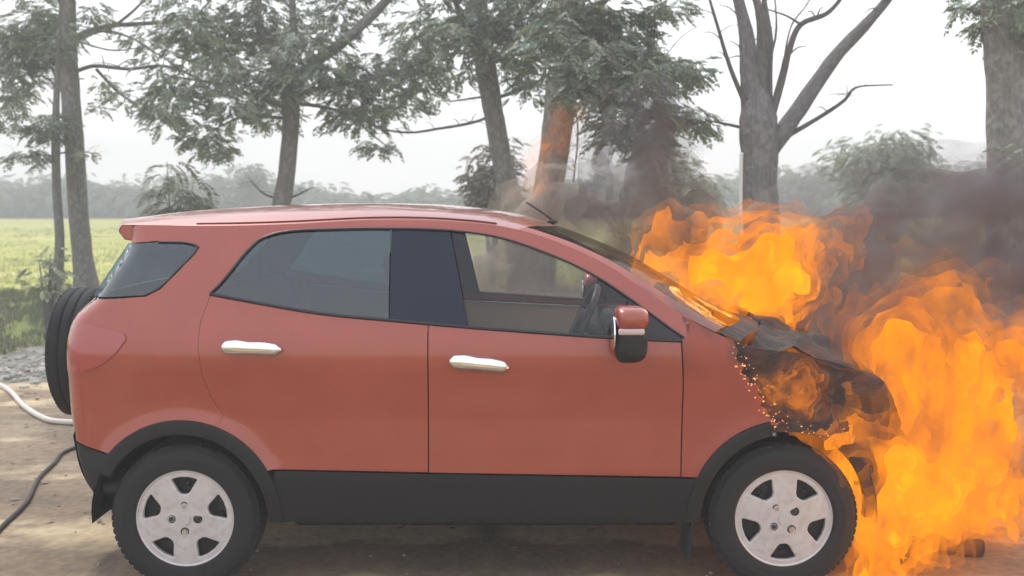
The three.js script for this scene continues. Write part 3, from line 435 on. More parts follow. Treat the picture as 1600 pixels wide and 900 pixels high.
const TREE_FORMS = {
  T1: { trunk: [[-7.29,-0.03,-13.63,0.233],[-7.34,0.66,-13.63,0.2],[-7.39,1.44,-13.63,0.194],[-7.41,2.32,-13.63,0.194],[-7.45,3.19,-13.63,0.183],[-7.47,3.95,-13.63,0.172],[-7.47,4.6,-13.63,0.167],[-7.46,5.24,-13.63,0.155],[-7.48,6.31,-13.63,0.111],[-7.49,7.26,-13.63,0.044]],
    limbs: [[[-7.42,4.17,-13.63,0.056],[-7.36,4.44,-13.87,0.049],[-7.05,4.65,-14.12,0.043],[-6.35,4.73,-14.35,0.037],[-5.62,4.84,-14.6,0.03],[-4.53,4.95,-14.83,0.024]],[[-6.8,4.66,-14.03,0.028],[-6.47,5.03,-14.23,0.023],[-6.3,5.34,-14.43,0.017],[-6.18,5.88,-14.63,0.012]],[[-5.58,4.81,-14.44,0.023],[-5.16,5.18,-14.19,0.017],[-4.86,5.52,-13.94,0.011]],[[-7.38,3.82,-13.63,0.039],[-6.92,3.88,-13.4,0.034],[-6.29,3.82,-13.15,0.029],[-5.58,3.8,-12.92,0.025],[-5.09,3.65,-12.67,0.02],[-4.62,3.3,-12.44,0.016]],[[-7.38,4.32,-13.63,0.028],[-6.83,4.45,-13.49,0.023],[-6.34,4.34,-13.33,0.019],[-5.87,4.11,-13.19,0.015],[-5.35,3.8,-13.03,0.011]],[[-7.34,4.34,-13.63,0.017],[-6.76,4.24,-13.88,0.013],[-6.29,4.32,-14.13,0.009]],[[-6.93,3.84,-13.44,0.027],[-6.57,3.49,-13.3,0.022],[-6.26,3.28,-13.17,0.016],[-6.04,3.25,-13.04,0.011]],[[-7.47,3.95,-13.63,0.067],[-8.1,4.31,-13.9,0.053],[-8.77,4.46,-14.17,0.038],[-9.45,4.72,-14.44,0.023]],[[-7.46,4.82,-13.63,0.078],[-7.72,5.57,-13.13,0.049],[-7.9,5.96,-12.63,0.021]],[[-7.46,5.46,-13.63,0.072],[-7.01,6.21,-14.13,0.048],[-6.5,6.89,-14.63,0.023]]],
    crown: [[-8.19,4.48,-13.88,0.58,0.47,0.47,300],[-8.7,4.12,-14.12,0.44,0.44,0.4,170],[-8.07,4.08,-14.23,0.31,0.22,0.35,80],[-8.85,3.49,-14.52,0.33,0.31,0.35,90],[-8.34,3.68,-14.11,0.29,0.29,0.35,60],[-8.1,4.84,-14.48,0.33,0.33,0.35,90],[-8.14,2.96,-12.69,0.28,0.24,0.35,50],[-6.96,4.75,-13.57,0.27,0.24,0.35,40],[-7.26,3.66,-14.52,0.24,0.29,0.35,28],[-7.14,3.27,-13.93,0.18,0.13,0.35,10],[-6.38,4.5,-14.44,0.56,0.22,0.35,45],[-5.66,3.91,-12.86,0.44,0.16,0.35,30],[-5.65,4.81,-13.57,0.56,0.2,0.35,40],[-6.41,3.36,-13.13,0.16,0.13,0.35,10],[-7.98,5.37,-13.72,0.67,0.33,0.45,120],[-6.9,5.7,-13.78,0.78,0.44,0.55,150],[-7.81,5.87,-12.66,0.89,0.56,0.65,200],[-7.03,6.58,-13.07,1.0,0.67,0.75,240],[-5.91,6.51,-13.19,0.67,0.56,0.55,140]] },
  T2: { trunk: [[-7.49,0.05,-13.03,0.102],[-7.43,0.91,-13.03,0.091],[-7.45,1.77,-13.03,0.081],[-7.44,2.62,-13.03,0.081],[-7.41,3.25,-13.03,0.065],[-7.34,4.09,-13.03,0.048],[-7.3,4.72,-13.03,0.027]],
    limbs: [[[-7.43,2.51,-13.03,0.027],[-7.71,2.75,-13.18,0.019],[-8.01,2.85,-13.33,0.011]],[[-7.44,2.35,-13.03,0.022],[-7.7,2.4,-12.83,0.015],[-7.99,2.29,-12.63,0.008]],[[-7.44,2.41,-13.03,0.016],[-7.15,2.43,-13.18,0.012],[-6.94,2.42,-13.33,0.008]]],
    crown: [[-7.73,2.81,-13.23,0.32,0.24,0.35,85],[-7.47,2.93,-13.03,0.22,0.19,0.35,40],[-7.82,2.41,-12.73,0.28,0.11,0.35,20],[-7.99,2.29,-12.63,0.24,0.11,0.35,18],[-6.99,2.41,-13.23,0.15,0.06,0.35,8],[-7.73,2.3,-13.13,0.13,0.15,0.35,10],[-7.35,4.3,-13.03,0.43,0.32,0.35,60]] },
  T3: { trunk: [[-3.85,0.29,-12.63,0.189],[-3.68,1.45,-12.63,0.153],[-3.58,1.97,-12.63,0.142],[-3.51,2.6,-12.63,0.132],[-3.48,3.16,-12.63,0.147],[-3.5,3.58,-12.63,0.168]],
    limbs: [[[-3.52,3.5,-12.63,0.116],[-3.83,3.97,-12.88,0.099],[-4.09,4.52,-13.13,0.081],[-4.24,5.2,-13.38,0.063],[-4.55,6.31,-13.63,0.044]],[[-3.46,3.44,-12.63,0.105],[-3.07,3.83,-12.47,0.093],[-2.53,4.22,-12.31,0.081],[-1.9,4.72,-12.15,0.069],[-1.37,5.32,-11.99,0.057],[-0.96,5.96,-11.83,0.045]],[[-3.47,3.32,-12.63,0.053],[-2.73,3.48,-12.24,0.039],[-1.87,3.54,-11.83,0.027],[-1.05,3.78,-11.44,0.015]],[[-3.5,3.11,-12.63,0.053],[-4.12,3.35,-12.97,0.041],[-4.84,3.59,-13.3,0.029],[-5.7,3.74,-13.63,0.017]],[[-3.51,2.96,-12.63,0.032],[-4.19,2.99,-12.33,0.021],[-4.62,2.72,-12.03,0.01]],[[-3.47,3.22,-12.63,0.037],[-2.74,3.09,-12.94,0.024],[-2.04,2.57,-13.24,0.011]],[[-3.76,1.66,-12.63,0.021],[-3.94,1.76,-12.49,0.014],[-4.09,1.95,-12.33,0.008]],[[-3.66,1.64,-12.63,0.026],[-3.42,1.72,-12.78,0.019],[-3.24,1.83,-12.94,0.011]],[[-3.5,3.55,-12.63,0.084],[-3.43,4.26,-12.74,0.067],[-3.49,5.09,-12.83,0.05],[-3.33,6.14,-12.94,0.032]]],
    crown: [[-4.98,4.2,-13.47,0.74,0.58,0.59,330],[-4.04,4.53,-13.17,0.84,0.53,0.62,330],[-3.08,3.8,-11.95,0.74,0.58,0.59,330],[-2.14,3.59,-13.23,0.74,0.58,0.59,330],[-1.38,3.79,-11.91,0.48,0.59,0.48,200],[-2.42,2.98,-12.87,0.68,0.27,0.43,120],[-4.18,3.1,-11.89,0.58,0.38,0.43,150],[-5.14,3.23,-11.64,0.55,0.4,0.43,150],[-5.05,2.69,-13.38,0.47,0.32,0.36,130],[-4.41,3.56,-12.05,0.74,0.42,0.52,190],[-2.01,2.45,-12.07,0.32,0.13,0.35,45],[-1.29,3.73,-13.6,0.32,0.61,0.42,110],[-5.85,3.07,-13.38,0.37,0.29,0.35,80],[-4.53,2.39,-12.21,0.32,0.11,0.35,30],[-3.94,3.08,-13.56,0.47,0.25,0.35,80],[-2.8,4.46,-12.71,0.58,0.42,0.45,150],[-2.64,3.35,-12.99,0.53,0.42,0.43,150],[-3.5,3.56,-12.04,0.47,0.42,0.4,120],[-1.51,4.53,-13.52,0.63,0.42,0.47,110],[-2.41,5.13,-13.02,0.95,0.42,0.62,180],[-4.22,5.55,-13.57,1.16,0.53,0.76,260],[-3.1,6.26,-13.42,1.26,0.63,0.85,300],[-1.29,5.67,-12.23,0.84,0.63,0.66,200],[-4.97,5.0,-12.36,0.74,0.42,0.52,110],[-4.87,4.34,-11.97,0.53,0.32,0.38,110]] },
  T4: { trunk: [[0.24,0.47,-11.63,0.199],[0.12,1.56,-11.63,0.169],[-0.02,2.15,-11.63,0.159],[-0.13,2.74,-11.63,0.149],[-0.23,3.32,-11.63,0.159],[-0.32,3.91,-11.63,0.174],[-0.42,4.48,-11.63,0.179],[-0.47,4.87,-11.63,0.169],[-0.51,5.91,-11.63,0.079]],
    limbs: [[[-0.2,3.17,-11.63,0.03],[0.31,3.34,-11.76,0.026],[0.59,3.57,-11.88,0.023],[0.67,3.81,-12.01,0.019],[0.62,4.07,-12.13,0.015]],[[-0.22,3.23,-11.63,0.02],[-0.52,3.16,-11.44,0.015],[-0.8,3.11,-11.24,0.01]],[[-0.16,2.95,-11.63,0.025],[-0.47,2.85,-11.56,0.022],[-0.96,2.71,-11.47,0.02],[-1.44,2.65,-11.4,0.017],[-1.91,2.74,-11.31,0.015],[-2.14,2.86,-11.24,0.012]],[[-0.37,4.1,-11.63,0.079],[0.02,4.53,-11.9,0.064],[0.42,5.07,-12.17,0.048],[0.62,5.72,-12.44,0.031]],[[-0.35,4.0,-11.63,0.07],[-0.65,4.42,-11.24,0.046],[-0.81,4.9,-10.83,0.024]]],
    crown: [[-0.26,4.14,-10.93,0.48,0.5,0.44,230],[0.26,3.97,-10.77,0.45,0.5,0.42,200],[0.4,3.38,-11.24,0.32,0.32,0.35,60],[0.02,3.74,-11.84,0.4,0.3,0.35,90],[-0.71,3.96,-10.64,0.3,0.4,0.35,90],[-0.88,4.54,-11.99,0.4,0.4,0.36,90],[-1.43,3.05,-11.31,0.3,0.14,0.35,18],[-0.56,3.48,-11.25,0.26,0.16,0.35,26],[0.12,4.89,-12.27,0.7,0.3,0.45,140],[-0.47,5.43,-11.6,0.99,0.6,0.72,260],[0.59,5.26,-11.27,0.7,0.5,0.54,160]] },
  T5: { trunk: [[0.45,0.17,-9.63,0.237],[0.55,1.4,-9.63,0.202],[0.66,2.09,-9.63,0.202],[0.74,2.7,-9.63,0.21],[0.81,3.3,-9.64,0.219],[0.88,3.9,-9.63,0.219],[0.89,4.49,-9.64,0.202],[0.9,5.5,-9.63,0.088]],
    limbs: [[[0.83,3.39,-9.63,0.061],[1.22,3.61,-9.37,0.046],[1.62,3.65,-9.1,0.031],[2.08,3.37,-8.83,0.017]],[[0.79,3.04,-9.64,0.044],[1.25,3.06,-9.79,0.037],[1.8,2.9,-9.94,0.029],[2.44,2.77,-10.08,0.021],[2.92,2.7,-10.23,0.014]],[[0.86,3.81,-9.63,0.07],[1.35,4.29,-9.93,0.049],[1.81,4.78,-10.24,0.027]],[[0.81,3.21,-9.63,0.035],[0.54,3.45,-9.44,0.024],[0.28,3.55,-9.23,0.013]],[[2.04,4.15,-9.63,0.013],[2.05,3.9,-9.63,0.011],[2.03,3.69,-9.63,0.009]],[[0.99,3.49,-9.44,0.013],[0.96,3.02,-9.43,0.012],[1.0,2.52,-9.44,0.012],[0.94,1.87,-9.44,0.011]],[[1.8,2.9,-9.94,0.022],[2.0,2.51,-10.09,0.016],[2.2,2.29,-10.24,0.009]]],
    crown: [[0.98,4.06,-9.6,0.54,0.37,0.41,260],[1.58,4.0,-10.04,0.54,0.39,0.42,260],[1.79,3.12,-8.75,0.42,0.44,0.39,210],[2.42,3.48,-10.59,0.39,0.28,0.35,130],[1.42,2.95,-8.68,0.37,0.44,0.36,170],[2.49,2.84,-10.13,0.42,0.18,0.35,80],[2.03,2.43,-10.32,0.4,0.26,0.35,110],[0.97,3.11,-8.67,0.37,0.35,0.35,140],[2.73,2.69,-10.21,0.3,0.11,0.35,40],[2.45,3.35,-9.37,0.32,0.16,0.35,50],[1.73,3.62,-9.79,0.4,0.35,0.35,170],[1.17,3.39,-8.65,0.44,0.35,0.36,170],[1.99,2.6,-8.73,0.32,0.18,0.35,60],[0.61,3.72,-9.0,0.35,0.35,0.35,110],[0.57,4.35,-10.55,0.44,0.35,0.36,110],[1.45,2.57,-9.03,0.3,0.23,0.35,80],[2.17,4.19,-10.15,0.23,0.23,0.35,40],[2.39,4.38,-10.49,0.3,0.12,0.35,30],[1.03,5.01,-10.52,0.88,0.44,0.59,280],[1.8,4.84,-9.32,0.7,0.44,0.51,200],[1.29,5.42,-9.34,0.96,0.53,0.67,280]] },
  T6: { trunk: [[3.34,0.1,-8.63,0.27],[3.3,1.33,-8.63,0.229],[3.26,1.82,-8.63,0.221],[3.25,2.31,-8.63,0.237],[3.23,2.67,-8.63,0.245],[3.21,3.02,-8.63,0.135],[3.18,3.47,-8.63,0.061]],
    limbs: [[[3.17,2.55,-8.63,0.139],[3.13,3.28,-8.76,0.116],[3.09,3.78,-8.88,0.092],[3.02,4.29,-9.01,0.067],[2.85,5.21,-9.13,0.042]],[[3.26,2.67,-8.63,0.082],[3.24,3.41,-8.51,0.069],[3.14,3.94,-8.38,0.056],[3.07,4.31,-8.26,0.044],[3.0,5.11,-8.13,0.032]],[[3.36,2.63,-8.63,0.053],[3.39,3.2,-8.71,0.046],[3.37,3.69,-8.79,0.039],[3.34,4.26,-8.86,0.032],[3.38,5.0,-8.93,0.025]],[[3.38,2.63,-8.63,0.057],[3.5,3.22,-8.53,0.05],[3.58,3.52,-8.43,0.043],[3.68,3.78,-8.34,0.036],[3.95,3.92,-8.24,0.029],[4.14,4.09,-8.13,0.022],[4.34,4.41,-8.04,0.016]],[[3.65,3.78,-8.24,0.016],[3.5,3.91,-8.38,0.012],[3.31,4.01,-8.54,0.008]],[[3.4,2.29,-8.63,0.123],[3.8,2.84,-8.79,0.107],[4.33,3.47,-8.96,0.09],[4.7,3.9,-9.11,0.074],[5.07,4.34,-9.28,0.056],[5.62,5.03,-9.44,0.039]],[[3.65,2.46,-8.74,0.029],[4.1,2.75,-8.67,0.025],[4.32,2.87,-8.62,0.02],[4.42,3.02,-8.55,0.016],[4.48,3.06,-8.49,0.012],[4.86,3.07,-8.43,0.008]],[[3.13,2.71,-8.63,0.033],[2.84,3.26,-8.51,0.027],[2.69,3.63,-8.38,0.022],[2.52,4.11,-8.26,0.017],[2.36,4.51,-8.13,0.012]],[[3.22,2.51,-8.63,0.025],[2.83,2.59,-8.83,0.017],[2.66,2.67,-9.03,0.008]],[[3.22,2.97,-8.84,0.021],[3.51,3.73,-9.08,0.015],[3.57,4.43,-9.33,0.009]],[[3.48,3.25,-8.44,0.012],[3.6,3.82,-8.57,0.01],[3.85,4.15,-8.7,0.008],[4.02,4.42,-8.84,0.006]]],
    crown: [] },
  T7: { trunk: [[6.02,0.06,-7.63,0.251],[5.98,0.83,-7.63,0.22],[5.96,1.74,-7.63,0.228],[5.95,2.49,-7.63,0.236],[5.89,3.23,-7.63,0.228],[5.8,3.75,-7.63,0.198],[5.75,4.11,-7.63,0.182],[5.68,4.91,-7.63,0.084]],
    limbs: [[[5.78,3.75,-7.63,0.03],[5.63,3.83,-7.79,0.021],[5.46,3.94,-7.94,0.012]],[[5.89,3.3,-7.63,0.068],[6.01,3.5,-7.44,0.045],[6.2,3.75,-7.23,0.022]],[[5.76,3.97,-7.63,0.068],[6.18,4.46,-7.88,0.046],[6.59,4.89,-8.13,0.024]]],
    crown: [[5.59,3.94,-7.83,0.18,0.08,0.35,35],[5.73,3.73,-7.73,0.14,0.12,0.35,35],[6.06,3.61,-7.68,0.18,0.3,0.35,70],[6.37,2.91,-8.19,0.12,0.38,0.35,60],[5.83,2.08,-6.85,0.14,0.38,0.35,50],[6.16,4.05,-8.13,0.3,0.18,0.35,80],[6.69,3.61,-8.23,0.38,0.46,0.38,150],[6.08,4.63,-8.35,0.68,0.38,0.48,240],[5.93,4.07,-6.71,0.61,0.46,0.48,200],[5.68,4.59,-8.53,0.38,0.23,0.35,80]] },
};

const treeLabels = {
  T1: 'grey trunked tree at the field edge with long bare side branches, behind the spare wheel',
  T2: 'slender thin stemmed young tree growing close beside a thicker grey trunk',
  T3: 'leafy forked tree rising behind the middle of the car roof',
  T4: 'curved trunk tree with one long drooping thin branch, behind the car roof',
  T5: 'broad leafy tree with thick trunk standing in the smoke behind the windscreen',
  T6: 'leafless tree with bare forking grey limbs, behind the burning bonnet',
  T7: 'thick dark trunk with few low leaves, beyond the front of the burning car',
};
reseed(101);
for (const [key, f] of Object.entries(TREE_FORMS)) {
  const bare = key === 'T6', t = thing(bare ? 'bare_tree' : 'roadside_tree', treeLabels[key], 'tree', 'trees along the field edge'), m = bare ? M.dryBark : M.bark;
  const g0 = f.trunk[0], base = [[g0[0] - 0.02, -0.08, g0[2], g0[3] * 1.45], [g0[0] - 0.01, 0.18, g0[2], g0[3] * 1.1]];
  const slim = key === 'T1' || key === 'T2' ? 0.86 : 1;
  part(t, 'trunk', limb([...base, ...f.trunk.filter((p) => p[1] > 0.35)].map((p) => [p[0] - (key === 'T2' ? 0.05 : 0), p[1], p[2], p[3] * slim]), 16, 5, 0.10), m);
  for (const l of f.limbs) {
    const wob = l.map((p, i) => i && i < l.length - 1 ? [p[0] + rr(-0.03, 0.03), p[1] + rr(-0.03, 0.03), p[2] + rr(-0.1, 0.1), p[3]] : p);
    const br = part(t, 'limb', limb(wob, 8, 5, 0.2), m);
    const twigs = [], n = Math.round(l.length * (bare ? 1.2 : 2.2)); // twigs off the limb
    for (let i = 0; i < n; i++) { const k = Math.min(l.length - 2, 1 + Math.floor(rnd() * (l.length - 1))), u = rnd(), b = [0, 1, 2].map((c) => lerp(l[k][c], l[k + 1][c], u)), d = [rr(-0.5, 0.5), rr(-0.15, 0.5), rr(-0.5, 0.5)], s = rr(0.5, 1.1) * (bare ? 0.7 : 1), r = Math.min(0.012, l[k + 1][3] * 0.4); twigs.push(limb([[...b, r], [b[0] + d[0] * s * 0.5, b[1] + d[1] * s * 0.5 + 0.03, b[2] + d[2] * s * 0.5, r * 0.7], [b[0] + d[0] * s, b[1] + d[1] * s * 0.8, b[2] + d[2] * s, r * 0.35]], 5, 3)); }
    if (twigs.length) part(br, 'twigs', mergeGeometries(twigs), m).userData.kind = 'stuff';
  }
  if (f.crown.length) leaves(t, 'crown', frondA, M.leaf, f.crown.map((c) => [...c.slice(0, 6), Math.round(c[6] * 0.95)]));
  shade(t);
}
function bush(name, label, [x, y, z], w, h, stems, n, geo, mat, size, lean = 0.5, group) {
  const t = thing(name, label, 'bush', group), cl = [];
  for (let i = 0; i < stems; i++) {
    const a = rr(0, 6.28), q = rr(0.2, 1) * lean, ex = x + Math.cos(a) * w * q, ez = z + Math.sin(a) * w * q, ey = y + h * rr(0.6, 1);
    part(t, 'stem', limb([[x + rr(-0.05, 0.05), y - 0.06, z + rr(-0.05, 0.05), 0.018 * Math.sqrt(h)], [lerp(x, ex, 0.4), y + h * 0.4, lerp(z, ez, 0.4), 0.012 * Math.sqrt(h)], [ex, ey, ez, 0.004]], 6, 4), M.bark);
    cl.push([ex, ey - h * 0.12, ez, w * 0.34, h * 0.16, w * 0.34, Math.round(n / stems * 0.6)], [lerp(x, ex, 0.6), y + h * 0.55, lerp(z, ez, 0.6), w * 0.4, h * 0.22, w * 0.4, Math.round(n / stems * 0.4)]);
  }
  leaves(t, 'foliage', geo, mat, cl, size); shade(t); return t;
}
bush('feathery_bush', 'pale feathery bush with arching fronds, behind the rear spoiler', [-4.80, 0, -10.6], 0.75, 2.25, 9, 300, frondLong, M.paleLeaf, 0.75);
bush('dry_shrub', 'thin dry shrub with few yellowish leaves, in front of the slender stem', [-5.42, 0, -7.6], 0.42, 1.25, 6, 46, frondB, M.paleLeaf, 0.7, 0.8);
bush('brown_bush', 'brownish bush beside the curved trunk in the drifting smoke', [-0.3, 0, -16.6], 1.0, 2.9, 8, 520, frondA, M.dryLeaf, 1.15);
bush('grey_bush', 'grey green bush just behind the leafless tree', [4.2, 0, -20.6], 1.5, 2.9, 9, 800, frondA, M.leaf, 1.3);
bush('round_tree', 'large dark rounded bush beyond the leafless tree and the smoke', [12.0, 0, -29.6], 2.7, 4.0, 14, 1900, frondA, M.leaf, 1.6);
bush('small_field_tree', 'small lone pale tree out on the far side of the field', [-20.3, 0, -80], 1.9, 4.7, 9, 700, frondA, M.leaf, 2.4);
{ // the far wood: one mass beyond the field
  const top = curve([[-90, 4.2], [-55, 3.9], [-44, 3.6], [-40.6, 4.5], [-37, 4.0], [-33, 3.5], [-25.3, 4.8], [-22, 4.2], [-16.5, 3.1], [-13, 2.4], [-9, 2.9], [-7.6, 3.3], [-6, 2.5], [-3, 2.7], [5.6, 3.9], [22, 4.7], [33, 5.5], [44, 5.3], [90, 4.8]]), cl = [];
  for (let x = -88; x < 88; x += 1.5) { const h = top(x) * rr(0.9, 1.06); for (const z of [-88, -91, -95]) cl.push([x + rr(-0.6, 0.6), h * 0.5, z + rr(-1, 1), 1.7, h * 0.48, 1.4, 46]); }
  leaves(scene, 'far_treeline', frondA, M.leaf, cl, 3.6, 0.35).userData.label = 'low hazy line of trees along the far edge of the field';
  const hedge = []; for (let x = -90; x <= 90; x += 1) hedge.push(x);
  const g = sheet(180, 6, (s, t) => { const x = lerp(-90, 90, s), a = t * Math.PI; return [x, Math.max(-0.1, top(x) * 0.72 * Math.sin(a) * (1 + 0.25 * fbm(x * 0.4, t * 2, 3, 3))), -92 + Math.cos(a) * -2.5]; });
  structure('far_hedge_bank', g, std(lin(0.20, 0.225, 0.165), 1));
}
// grass and crop
function tuft(n, h, spread) { const pos = [], nor = [], idx = []; for (let i = 0; i < n; i++) { const a = rr(0, 6.28), r = rr(0, spread), x = Math.cos(a) * r, z = Math.sin(a) * r, hh = h * rr(0.5, 1), b = rr(0, 6.28), l = rr(0.15, 0.6) * hh, w = 0.006, k = pos.length / 3; pos.push(x - w * Math.sin(b), 0, z + w * Math.cos(b), x + w * Math.sin(b), 0, z - w * Math.cos(b), x + Math.cos(b) * l * 0.35, hh * 0.6, z + Math.sin(b) * l * 0.35, x + Math.cos(b) * l, hh, z + Math.sin(b) * l); for (let q = 0; q < 4; q++) nor.push(Math.cos(b) * 0.4, 0.9, Math.sin(b) * 0.4); idx.push(k, k + 1, k + 2, k, k + 2, k + 3, k + 1, k + 3, k + 2); } return geom(pos, nor, idx); }
function scatter(name, label, geometry, material, n, place, s0, s1) { const im = new THREE.InstancedMesh(geometry, material, n), c = new THREE.Color(); for (let i = 0; i < n; i++) { const p = place(); dummy.position.set(...p); dummy.rotation.order = 'XYZ'; dummy.rotation.set(rr(-0.15, 0.15), rr(0, 6.28), rr(-0.15, 0.15)); dummy.scale.setScalar(rr(s0, s1)); dummy.updateMatrix(); im.setMatrixAt(i, dummy.matrix); const b = rr(0.7, 1.25); im.setColorAt(i, c.setRGB(b * rr(0.92, 1.12), b, b * 0.95)); } im.name = name; im.userData = { kind: 'stuff', label }; im.castShadow = im.receiveShadow = true; scene.add(im); }
scatter('verge_grass', 'rough green grass on the verge between shoulder and field', tuft(14, 0.13, 0.12), M.grass, 8000, () => { let x, z; do { x = rr(-16, 16); z = -6.2 - 8 * Math.pow(rnd(), 0.8); } while (fbm(x * 0.5, z * 0.5, 40, 3) < -0.12); return [x, -0.02, z]; }, 0.5, 1.4);
scatter('field_crop', 'yellow green crop standing in the field', tuft(12, 0.10, 0.25), M.dryGrass, 5000, () => { const d = Math.pow(rnd(), 1.6) * 42; return [rr(-1, 1) * (14 + d * 0.7), -0.03, -14 - d]; }, 0.7, 1.6);
// ---------------------------------------------------------------- fire and smoke: nested skins of one noisy volume, thin outside, dense inside
function skins(f, lo, hi, h, levels) { // naive surface nets
  const n = [0, 1, 2].map((k) => Math.ceil((hi[k] - lo[k]) / h) + 1), [nx, ny, nz] = n, F = new Float32Array(nx * ny * nz);
  for (let k = 0, o = 0; k < nz; k++) for (let j = 0; j < ny; j++) for (let i = 0; i < nx; i++, o++) F[o] = i === 0 || j === 0 || k === 0 || i === nx - 1 || j === ny - 1 || k === nz - 1 ? -9 : f(lo[0] + i * h, lo[1] + j * h, lo[2] + k * h);
  return levels.map((iso) => {
    const vid = new Int32Array(nx * ny * nz).fill(-1), pos = [], idx = [], at = (i, j, k) => (k * ny + j) * nx + i;
    for (let k = 0; k < nz - 1; k++) for (let j = 0; j < ny - 1; j++) for (let i = 0; i < nx - 1; i++) {
      let sx = 0, sy = 0, sz = 0, c = 0; const v = [];
      for (let q = 0; q < 8; q++) v.push(F[at(i + (q & 1), j + ((q >> 1) & 1), k + (q >> 2))] - iso);
      for (let a = 0; a < 8; a++) for (const b of [a | 1, a | 2, a | 4]) if (b !== a && (v[a] > 0) !== (v[b] > 0)) { const t = clamp(v[a] / (v[a] - v[b]), 0.02, 0.98); sx += (a & 1) + ((b & 1) - (a & 1)) * t; sy += ((a >> 1) & 1) + (((b >> 1) & 1) - ((a >> 1) & 1)) * t; sz += (a >> 2) + ((b >> 2) - (a >> 2)) * t; c++; }
      if (c) { vid[at(i, j, k)] = pos.length / 3; pos.push(lo[0] + (i + sx / c) * h, lo[1] + (j + sy / c) * h, lo[2] + (k + sz / c) * h); }
    }
    const face = (a, b, c, d, flip) => { if (a < 0 || b < 0 || c < 0 || d < 0) return; flip ? idx.push(a, c, b, a, d, c) : idx.push(a, b, c, a, c, d); };
    for (let k = 1; k < nz - 1; k++) for (let j = 1; j < ny - 1; j++) for (let i = 1; i < nx - 1; i++) {
      const s = F[at(i, j, k)] > iso;
      if (s !== F[at(i + 1, j, k)] > iso) face(vid[at(i, j - 1, k - 1)], vid[at(i, j, k - 1)], vid[at(i, j, k)], vid[at(i, j - 1, k)], !s);
      if (s !== F[at(i, j + 1, k)] > iso) face(vid[at(i - 1, j, k - 1)], vid[at(i - 1, j, k)], vid[at(i, j, k)], vid[at(i, j, k - 1)], !s);
      if (s !== F[at(i, j, k + 1)] > iso) face(vid[at(i - 1, j - 1, k)], vid[at(i, j - 1, k)], vid[at(i, j, k)], vid[at(i - 1, j, k)], !s);
    }
    return idx.length ? geom(pos, null, idx) : null;
  });
}
const capsule = (x, y, z, [a, b, ra, rb]) => { const dx = b[0] - a[0], dy = b[1] - a[1], dz = b[2] - a[2], t = clamp(((x - a[0]) * dx + (y - a[1]) * dy + (z - a[2]) * dz) / (dx * dx + dy * dy + dz * dz), 0, 1); return Math.hypot(x - a[0] - dx * t, y - a[1] - dy * t, z - a[2] - dz * t) - (ra + (rb - ra) * t); };
function volume(bones, warp, warpSize, ragged, raggedSize, rise, sd) { // inside > 0, in metres
  return (x, y, z) => {
    const wx = x + warp * fbm(x / warpSize + sd, y / warpSize / rise, z / warpSize, 3) * 2, wz = z + warp * fbm(x / warpSize, y / warpSize / rise + 9, z / warpSize + sd, 3) * 2, wy = y + warp * 0.8 * fbm(x / warpSize + 4, y / warpSize / rise + sd, z / warpSize, 2) * 2;
    let s = 0; for (const b of bones) s += Math.exp(-capsule(wx, wy, wz, b) * 14);
    return Math.log(s + 1e-9) / 14 - ragged * (0.35 - fbm(x / raggedSize, y / raggedSize / rise + sd * 3, z / raggedSize, 4));
  };
}
const bounds = (bones, m) => [0, 1, 2].map((k) => [Math.min(...bones.map((b) => Math.min(b[0][k] - b[2], b[1][k] - b[3]))) - m, Math.max(...bones.map((b) => Math.max(b[0][k] + b[2], b[1][k] + b[3]))) + m]);
// each skin of a flame glows with its own uneven heat: dull red where it is thin and cool, yellow where it is hot
const HEAT = [[0.0, [0.26, 0.075, 0.03]], [0.3, [0.62, 0.16, 0.03]], [0.55, [1.05, 0.30, 0.012]], [0.8, [1.5, 0.38, 0.001]], [1.1, [1.9, 0.52, 0.006]]];
const heatColor = (h) => { h = clamp(h, 0, 1.099); let i = 0; while (h > HEAT[i + 1][0]) i++; return mixc(HEAT[i][1], HEAT[i + 1][1], (h - HEAT[i][0]) / (HEAT[i + 1][0] - HEAT[i][0])); };
const SKINS = 4;
const flameMat = (opacity) => new THREE.MeshBasicMaterial({ color: 0xffffff, vertexColors: true, transparent: true, opacity, depthWrite: false, side: THREE.DoubleSide });
const solidFlame = new THREE.MeshBasicMaterial({ color: 0xffffff, vertexColors: true, side: THREE.DoubleSide });
function heated(g, t, o) {
  const p = g.attributes.position, c = new Float32Array(p.count * 4), d = o.detail ?? 1, sd = o.seed;
  for (let i = 0; i < p.count; i++) {
    const x = p.getX(i), y = p.getY(i), z = p.getZ(i), w = 0.12 * fbm(x * 3 * d + sd, y * 2 * d, z * 3 * d, 2);
    const n = fbm((x + w) * 3.4 * d, y * 1.8 * d + sd, (z + w) * 3.4 * d, 4), q = fbm((x - w) * 6 * d + 5, y * 2.6 * d, (z + w) * 6 * d + sd, 4);
    const col = heatColor((o.heat ?? 0.3) + 0.42 * t + 0.75 * n); c.set([...col, t > 0.99 && (o.thick ?? 1) > 0.5 ? 1 : clamp(0.75 + 1.5 * q, 0.08, 1.6) / 1.6], i * 4);
  }
  g.setAttribute('color', new THREE.BufferAttribute(c, 4)); return g;
}
